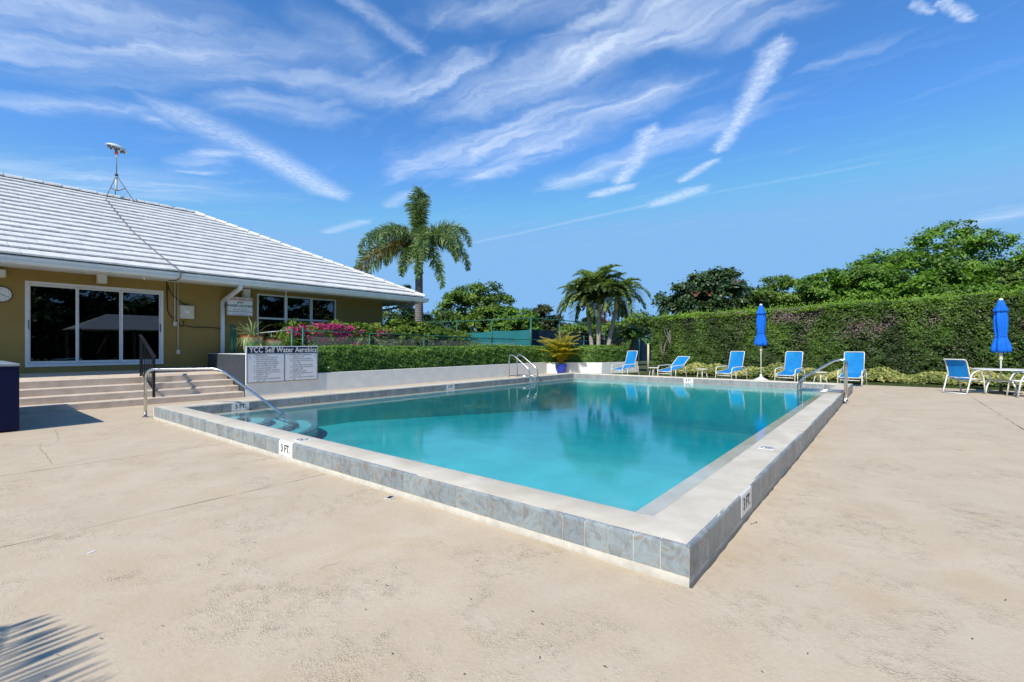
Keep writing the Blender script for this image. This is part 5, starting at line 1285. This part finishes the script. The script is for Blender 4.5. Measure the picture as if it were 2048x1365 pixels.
e1, e2, e3 = at_d(1176, 640, 24.8), at_d(1198, 640, 24.2), at_d(1232, 640, 24.6)
xmas_palm('Christmas palm with trunk leaning towards the clubhouse, one of three', q1[0], q1[1], e1[0], e1[1], 3.05, 81)
xmas_palm('straight middle Christmas palm of three, hung with red fruit', q2[0], q2[1], e2[0], e2[1], 3.5, 82, True, 'palm_trunk_pale')
xmas_palm('Christmas palm with pale trunk leaning towards the tall hedge, one of three', q3[0], q3[1], e3[0], e3[1], 3.25, 83)
# pygmy date palm
pp = at_d(1262, 700, 25.4); g = np.random.default_rng(91)
t = thing('pygmy_date_palm', 'short dark pygmy date palm between the palm cluster and tall hedge', 'palm tree', (pp[0], pp[1], 0))
MB().tube([(0, 0, 0), (.02, 0, .8), (0, .02, 1.75)], [.13, .11, .13], 10).build('trunk', 'trunk_brown', t, smooth=True)
for k in range(44): link('frond', frond_mesh(g, g.uniform(1.35, 1.85), R(g.uniform(5, 82)), R(g.uniform(75, 115)), 56, .36, .028, False, .25, .3, .3), 'leaf_pygmy', t, (0, 0, 1.72), (0, 0, R(k * 137.5)))
# blue pot with golden palm
bp_ = (19.6, 12.6)
t = thing('blue_pot', 'glazed cobalt blue pot holding a golden palm beside the white wall', 'pot', (bp_[0], bp_[1], 0))
MB().lathe([(.17, 0), (.21, .06), (.27, .22), (.29, .36), (.285, .42), (.30, .435), (.30, .46), (.27, .46), (.26, .40), (.001, .40)], 32).build('body', 'glazed_blue', t, smooth='auto'); MB().lathe([(.255, .40), (.001, .415)], 20).build('soil', 'soil', t)
t = thing('golden_palm', 'bushy golden yellow palm growing in the blue pot', 'palm', (bp_[0], bp_[1], .41)); g = np.random.default_rng(92)
for k in range(7):
    a_ = k * .9; MB().tube([(.08 * math.cos(a_), .08 * math.sin(a_), 0), (.13 * math.cos(a_), .13 * math.sin(a_), .4)], [.02, .014], 6).build('stem', 'crownshaft_gold', t)
for k in range(56): link('frond', frond_mesh(g, g.uniform(.9, 1.75), R(g.uniform(58, 97)), R(g.uniform(40, 110)), 36, .42, .032, False, .6, .3, .6), 'leaf_gold', t, (.06 * math.cos(k), .06 * math.sin(k), g.uniform(.05, .4)), (0, 0, R(k * 137.5)))
# pots on the planter block
def pot(label, px, v, r_, h_):
    p = at_v(px, 690, v); t = thing('glazed_pot', label, 'pot', (p[0], v, PT), 0, 'glazed pots on the planter block')
    MB().lathe([(r_ * .62, 0), (r_ * .7, .03), (r_ * .93, h_ * .55), (r_, h_ * .86), (r_ * 1.04, h_ * .9), (r_ * 1.06, h_), (r_ * .95, h_), (r_ * .92, h_ - .05), (.001, h_ - .05)], 32).build('body', 'glazed_green_pot', t, smooth='auto')
    MB().lathe([(r_ * .9, h_ - .05), (.001, h_ - .03)], 20).build('soil', 'soil', t)
    return p[0]
def rosette(name, label, x, y, z, n, L, w_, seed, lo=10, hi=80, mat='leaf_yucca'):
    g = np.random.default_rng(seed); t = thing(name, label, 'plant', (x, y, z))
    for k in range(n):
        el = R(g.uniform(lo, hi)); l_ = L * g.uniform(.7, 1.15); V = []; N_ = 6
        for i in range(N_ + 1):
            f_ = i / N_; e_ = el - f_ ** 2 * R(g.uniform(25, 55)) * (1 - el / 2.2); wd = w_ * (.55 + 1.2 * f_ * (1 - f_)) * (1 - f_ ** 4) + .001
            c_ = (l_ * f_ * math.cos(e_), 0, l_ * f_ * math.sin(e_)); V += [(c_[0], -wd, c_[2] + wd * .35), (c_[0], 0, c_[2]), (c_[0], wd, c_[2] + wd * .35)]
        F = [(i * 3 + j, i * 3 + j + 1, i * 3 + j + 4, i * 3 + j + 3) for i in range(N_) for j in (0, 1)]
        link('leaf', mesh_np('leaf', np.array(V), np.array(F), np.full(len(F), g.uniform(0, 1))), mat, t, (0, 0, 0), (0, 0, R(k * 137.5 + g.uniform(-10, 10))))
x_ = pot('larger glazed green and rust pot with spiky plant above the exercise board', 505, 14.1, .27, .52); rosette('spiky_plant', 'spiky pale green plant in the larger glazed pot', x_, 14.1, PT + .46, 44, .62, .022, 101, -8, 82)
x_ = pot('smaller glazed green pot next to the green gate posts', 544, 14.1, .27, .42); rosette('small_succulent', 'low pale succulent in the smaller glazed pot', x_, 14.1, PT + .37, 40, .26, .016, 102, 15, 88)
p = at_v(513, 690, 13.6); g = np.random.default_rng(103); t = thing('yellow_bromeliad', 'small yellow orange bromeliads in front of the larger glazed pot', 'plant', (p[0], 13.6, PT))
for k in range(34):
    L_ = g.uniform(.16, .34); el = R(g.uniform(35, 85)); V = [(0, -.012, 0), (0, .012, 0), (L_ * .6 * math.cos(el), .02, L_ * .6 * math.sin(el)), (L_ * .6 * math.cos(el), -.02, L_ * .6 * math.sin(el)), (L_ * math.cos(el * .85), .003, L_ * math.sin(el * .85)), (L_ * math.cos(el * .85), -.003, L_ * math.sin(el * .85))]
    link('leaf', mesh_np('leaf', np.array(V), np.array([(0, 1, 2, 3), (3, 2, 4, 5)]), np.full(2, g.uniform(.3, 1))), 'leaf_gold', t, (g.uniform(-.16, .2), g.uniform(-.06, .06), 0), (0, 0, R(g.uniform(0, 360))))

# ---- trees
def L(x, y, fw_, rx, rz_, ry=None):        # lobe from its place in the photo: pixel centre, distance, half sizes in pixels
    c_ = at_d(x, y, fw_); k = fw_ / FPX; return (c_[0], c_[1], c_[2], rx * k, (ry or rx) * k, rz_ * k)
def T(name, label, fw_, lobes, clumps, per, leaf, mat, seed, spread=.3, tr=.18, **k):
    Ls = [L(a[0], a[1] + (17 if seed in (111, 112) else 0 if seed in (113, 114) else 9), fw_ + (a[4] if len(a) > 4 else 0), a[2], a[3]) for a in lobes]; b = at_d(sum(a[0] for a in lobes) / len(lobes), 692, fw_)
    return tree(name, label, (b[0], b[1], 0), Ls, clumps, per, leaf, mat, seed, tr, spread=spread, **k)
T('leafy_tree', 'large spreading green tree, tallest above the tall hedge', 27., [(1895, 505, 70, 58), (1830, 540, 80, 50), (1950, 535, 80, 55), (1905, 468, 38, 28), (1790, 525, 38, 34), (2010, 560, 70, 50, -1), (1870, 580, 90, 45, -1), (1960, 600, 90, 40, -2), (1820, 600, 80, 36, -1)], 4200, 12, .2, 'leaf_bright', 111, .24, .22)
T('leafy_tree', 'green tree crown at the far end of the tall hedge beside the largest tree', 25., [(2060, 545, 55, 45), (2110, 560, 70, 60), (2150, 530, 80, 60), (2040, 600, 50, 36)], 1500, 12, .2, 'leaf_tree', 112, .24)
T('leafy_tree', 'bright green bushy tree over the hedge left of the largest tree', 26., [(1690, 585, 62, 40), (1745, 575, 50, 42), (1640, 595, 38, 32), (1715, 560, 40, 24), (1770, 605, 50, 30)], 1900, 12, .19, 'leaf_bright', 113, .22)
T('leafy_tree', 'low rounded green tree over the hedge beside the umbrella-leaved tree', 27., [(1570, 592, 48, 28), (1530, 605, 34, 20), (1605, 605, 36, 22)], 1000, 12, .18, 'leaf_tree', 114, .22)
T('umbrella_tree', 'dark glossy umbrella-leaved tree with reddish flower spikes behind the hedge', 29., [(1415, 585, 62, 40), (1370, 600, 42, 34), (1460, 598, 44, 34), (1430, 565, 40, 20), (1395, 618, 66, 28), (1470, 625, 30, 22)], 1500, 13, .26, 'leaf_dark', 115, .26)
T('leafy_tree', 'dark leafy tree rising behind the court fence beside the foxtail palm', 44., [(930, 610, 48, 36), (965, 590, 34, 24), (900, 630, 34, 26), (990, 620, 36, 34), (940, 580, 18, 16), (1000, 645, 60, 30), (915, 655, 50, 30)], 1900, 11, .34, 'leaf_tree', 116, .4, .25)
T('leafy_tree', 'bright yellow green tree behind the teal windscreen', 42., [(1035, 632, 30, 22), (1015, 645, 24, 22), (1050, 650, 24, 20)], 700, 11, .3, 'leaf_bright', 117, .34)
T('leafy_tree', 'brownish olive tree behind the corner of the court fence', 46., [(1090, 632, 24, 20), (1075, 645, 26, 18), (1110, 648, 22, 16), (1085, 615, 10, 8)], 700, 11, .3, 'leaf_olive', 118, .36)
T('leafy_tree', 'low dark tree line behind the shade-coloured windscreen and palm cluster', 60., [(1150, 648, 26, 10), (1185, 642, 20, 12), (1225, 648, 26, 10)], 500, 11, .4, 'leaf_dark', 119, .45)
T('leafy_shrub', 'pale green shrub behind the Christmas palms', 34., [(1270, 640, 36, 18), (1240, 650, 30, 16), (1300, 645, 20, 18), (1160, 655, 40, 12)], 800, 11, .2, 'leaf_boug', 120, .26, cat='shrub')
T('leafy_shrub', 'green shrub growing at the foot of the foxtail palm', 23.5, [(800, 625, 26, 26), (825, 640, 24, 20), (785, 645, 24, 20), (815, 585, 14, 14)], 700, 11, .13, 'leaf_tree', 121, .15, cat='shrub')
T('leafy_shrub', 'dark small shrub beyond the bougainvillea by the palm trunk', 34., [(850, 655, 20, 16), (870, 648, 16, 14)], 260, 11, .2, 'leaf_dark', 122, .22, cat='shrub')
g = np.random.default_rng(130); c_ = at_d(1430, 600, 28.0)      # flower spikes of the umbrella tree
sp_ = thing('flower_spikes', 'reddish flower spikes on the umbrella-leaved tree', 'flowers', c_)
for (x, y) in ((1450, 597), (1418, 586), (1390, 588), (1475, 563)):
    p = Vector(at_d(x, y, 27.2)) - Vector(c_); m_ = MB()
    for k in range(9): a_ = R(g.uniform(0, 360)); m_.tube([p - Vector((0, 0, .2)), p + Vector((.28 * math.cos(a_), .28 * math.sin(a_), .12))], [.02, .012], 4)
    m_.build('spike', 'petal_spike', sp_)
# hedge leaves cover the tree feet: far wood beyond
g = np.random.default_rng(140)

# ---- what stands behind the camera: seen mirrored in the glass, and shading the near left corner
def back_tree(label, x, y, seed, h=6.5): 
    ls = [(x + dx_, y + dy_, h * f_, 2.2, 2.2, 1.6) for dx_, dy_, f_ in ((0, 0, .75), (1.8, .5, .5), (-1.8, -.3, .5), (.4, -1, .32), (-1, 1, .3), (1.2, .8, .28))]
    tree('leafy_tree', label, (x, y, 0), ls, 1300, 10, .5, 'leaf_dark', seed, .2, 'dark trees on the far side of the deck', spread=.4)
for k, x in enumerate((-8, -4, 0, 4.2, 8.4, 12.5, 16.5, 21., 26., 31.)): back_tree('dark leafy tree beyond the deck opposite the clubhouse', x, -19 - (k % 3), 150 + k, 6.8 + (k % 4) * .7)
pv = thing('pavilion', 'small open pavilion with grey hip roof opposite the clubhouse', 'pavilion', (10.5, -11.5, 0))
wpart(MB().add([(6.3, -14, 2.5), (15.5, -14, 2.5), (15.5, -9.2, 2.5), (6.3, -9.2, 2.5), (8.4, -11.6, 3.65), (13.4, -11.6, 3.65)], [(0, 1, 5, 4), (1, 2, 5), (2, 3, 4, 5), (3, 0, 4), (3, 2, 1, 0)]).build('roof', 'pavilion_roof'), pv)
for x in (6.6, 9.5, 12.4, 15.2):
    for y in (-13.7, -9.5): wpart(MB().box(x - .08, x + .08, y - .08, y + .08, -.05, 2.5).build('post', 'pavilion_post'), pv)
# palm left of the camera whose fronds shade the near corner
g = np.random.default_rng(160)
t = thing('shade_palm', 'palm left of the deck corner whose frond shadow falls on the concrete', 'palm tree', (-2.84, .98, 0))
MB().tube([(0, 0, 0), (.03, .02, .8), (.0, .0, 1.5)], [.12, .10, .09], 10).build('trunk', 'palm_trunk', t, smooth=True)
for (az, ri, dr, L_) in ((62, 38, 60, 2.55), (84, 36, 54, 2.9), (40, 40, 80, 2.0), (110, 44, 80, 2.2), (150, 40, 90, 2.0), (195, 40, 90, 2.0), (240, 40, 90, 2.0), (285, 44, 90, 1.9), (330, 44, 90, 1.7), (10, 46, 95, 1.6)):
    link('frond', frond_mesh(g, L_, R(ri), R(dr), 58, .62, .022, False, .12, .3, .12), 'leaf_palm', t, (.0, .0, 1.5), (0, 0, R(az)))

# ------------------------------------------------------------------ cracks and leaf litter on the deck
def crack(pts, w_=.006):
    P = []; 
    for a, b in zip(pts[:-1], pts[1:]):
        n_ = max(2, int(math.dist(a, b) / .035))
        for k in range(n_): f_ = k / n_; P.append((a[0] + (b[0] - a[0]) * f_ + rnd.gauss(0, .006), a[1] + (b[1] - a[1]) * f_ + rnd.gauss(0, .006)))
    L_, R_ = [], []
    for i, p in enumerate(P):
        q = P[min(i + 1, len(P) - 1)]; o_ = P[max(i - 1, 0)]; d_ = Vector((q[0] - o_[0], q[1] - o_[1])).normalized(); ww = w_ * rnd.uniform(.2, 1.) * math.sin(math.pi * (i + .5) / len(P)) ** .4 / 2
        L_.append((p[0] - d_.y * ww, p[1] + d_.x * ww, .0035)); R_.append((p[0] + d_.y * ww, p[1] - d_.x * ww, .0035))
    MB().sheet([R_, L_]).build('crack', 'dark_gap', deck)
PX = lambda *pp: [at_z(x, y)[:2] for x, y in pp]
crack(PX((105, 932), (95, 915), (80, 898), (82, 885)), .004); crack(PX((118, 885), (115, 868), (108, 858)), .004)
crack(PX((1900, 1019), (1945, 1027), (1990, 1029)), .007); crack(PX((1800, 1000), (1830, 1004), (1850, 1010)), .005)
crack(PX((225, 1162), (250, 1152), (268, 1150)), .004); crack(PX((640, 1138), (662, 1130), (700, 1120)), .003)
crack(PX((1500, 1050), (1510, 1046), (1522, 1044)), .012); crack(PX((1568, 950), (1582, 948)), .01); crack(PX((690, 958), (672, 950), (668, 944)), .01)
g = np.random.default_rng(201); n = 70
xs_ = g.uniform(20, 2030, n); ys_ = 800 + 560 * g.uniform(0, 1, n) ** 1.2; P = np.array([at_z(x, y, .006) for x, y in zip(xs_, ys_)])
ok = ~((P[:, 0] > U0 - .1) & (P[:, 1] > V0 - .1) & (P[:, 0] < U1 + .1) & (P[:, 1] < V1 + .1)) & (P[:, 0] < 20.3) & (P[:, 1] < 13) & ~((P[:, 0] < 1.2) & (P[:, 1] > 10.5)); P = P[ok]
o = link('leaf_litter', leaf_mesh('leaf_litter', P, np.tile((0, 0, 6.), (len(P), 1)), .019, .006, g), 'leaf_litter'); o['kind'] = 'stuff'; o['label'] = 'tiny dry leaf bits scattered over the concrete deck'; o['category'] = 'leaf litter'
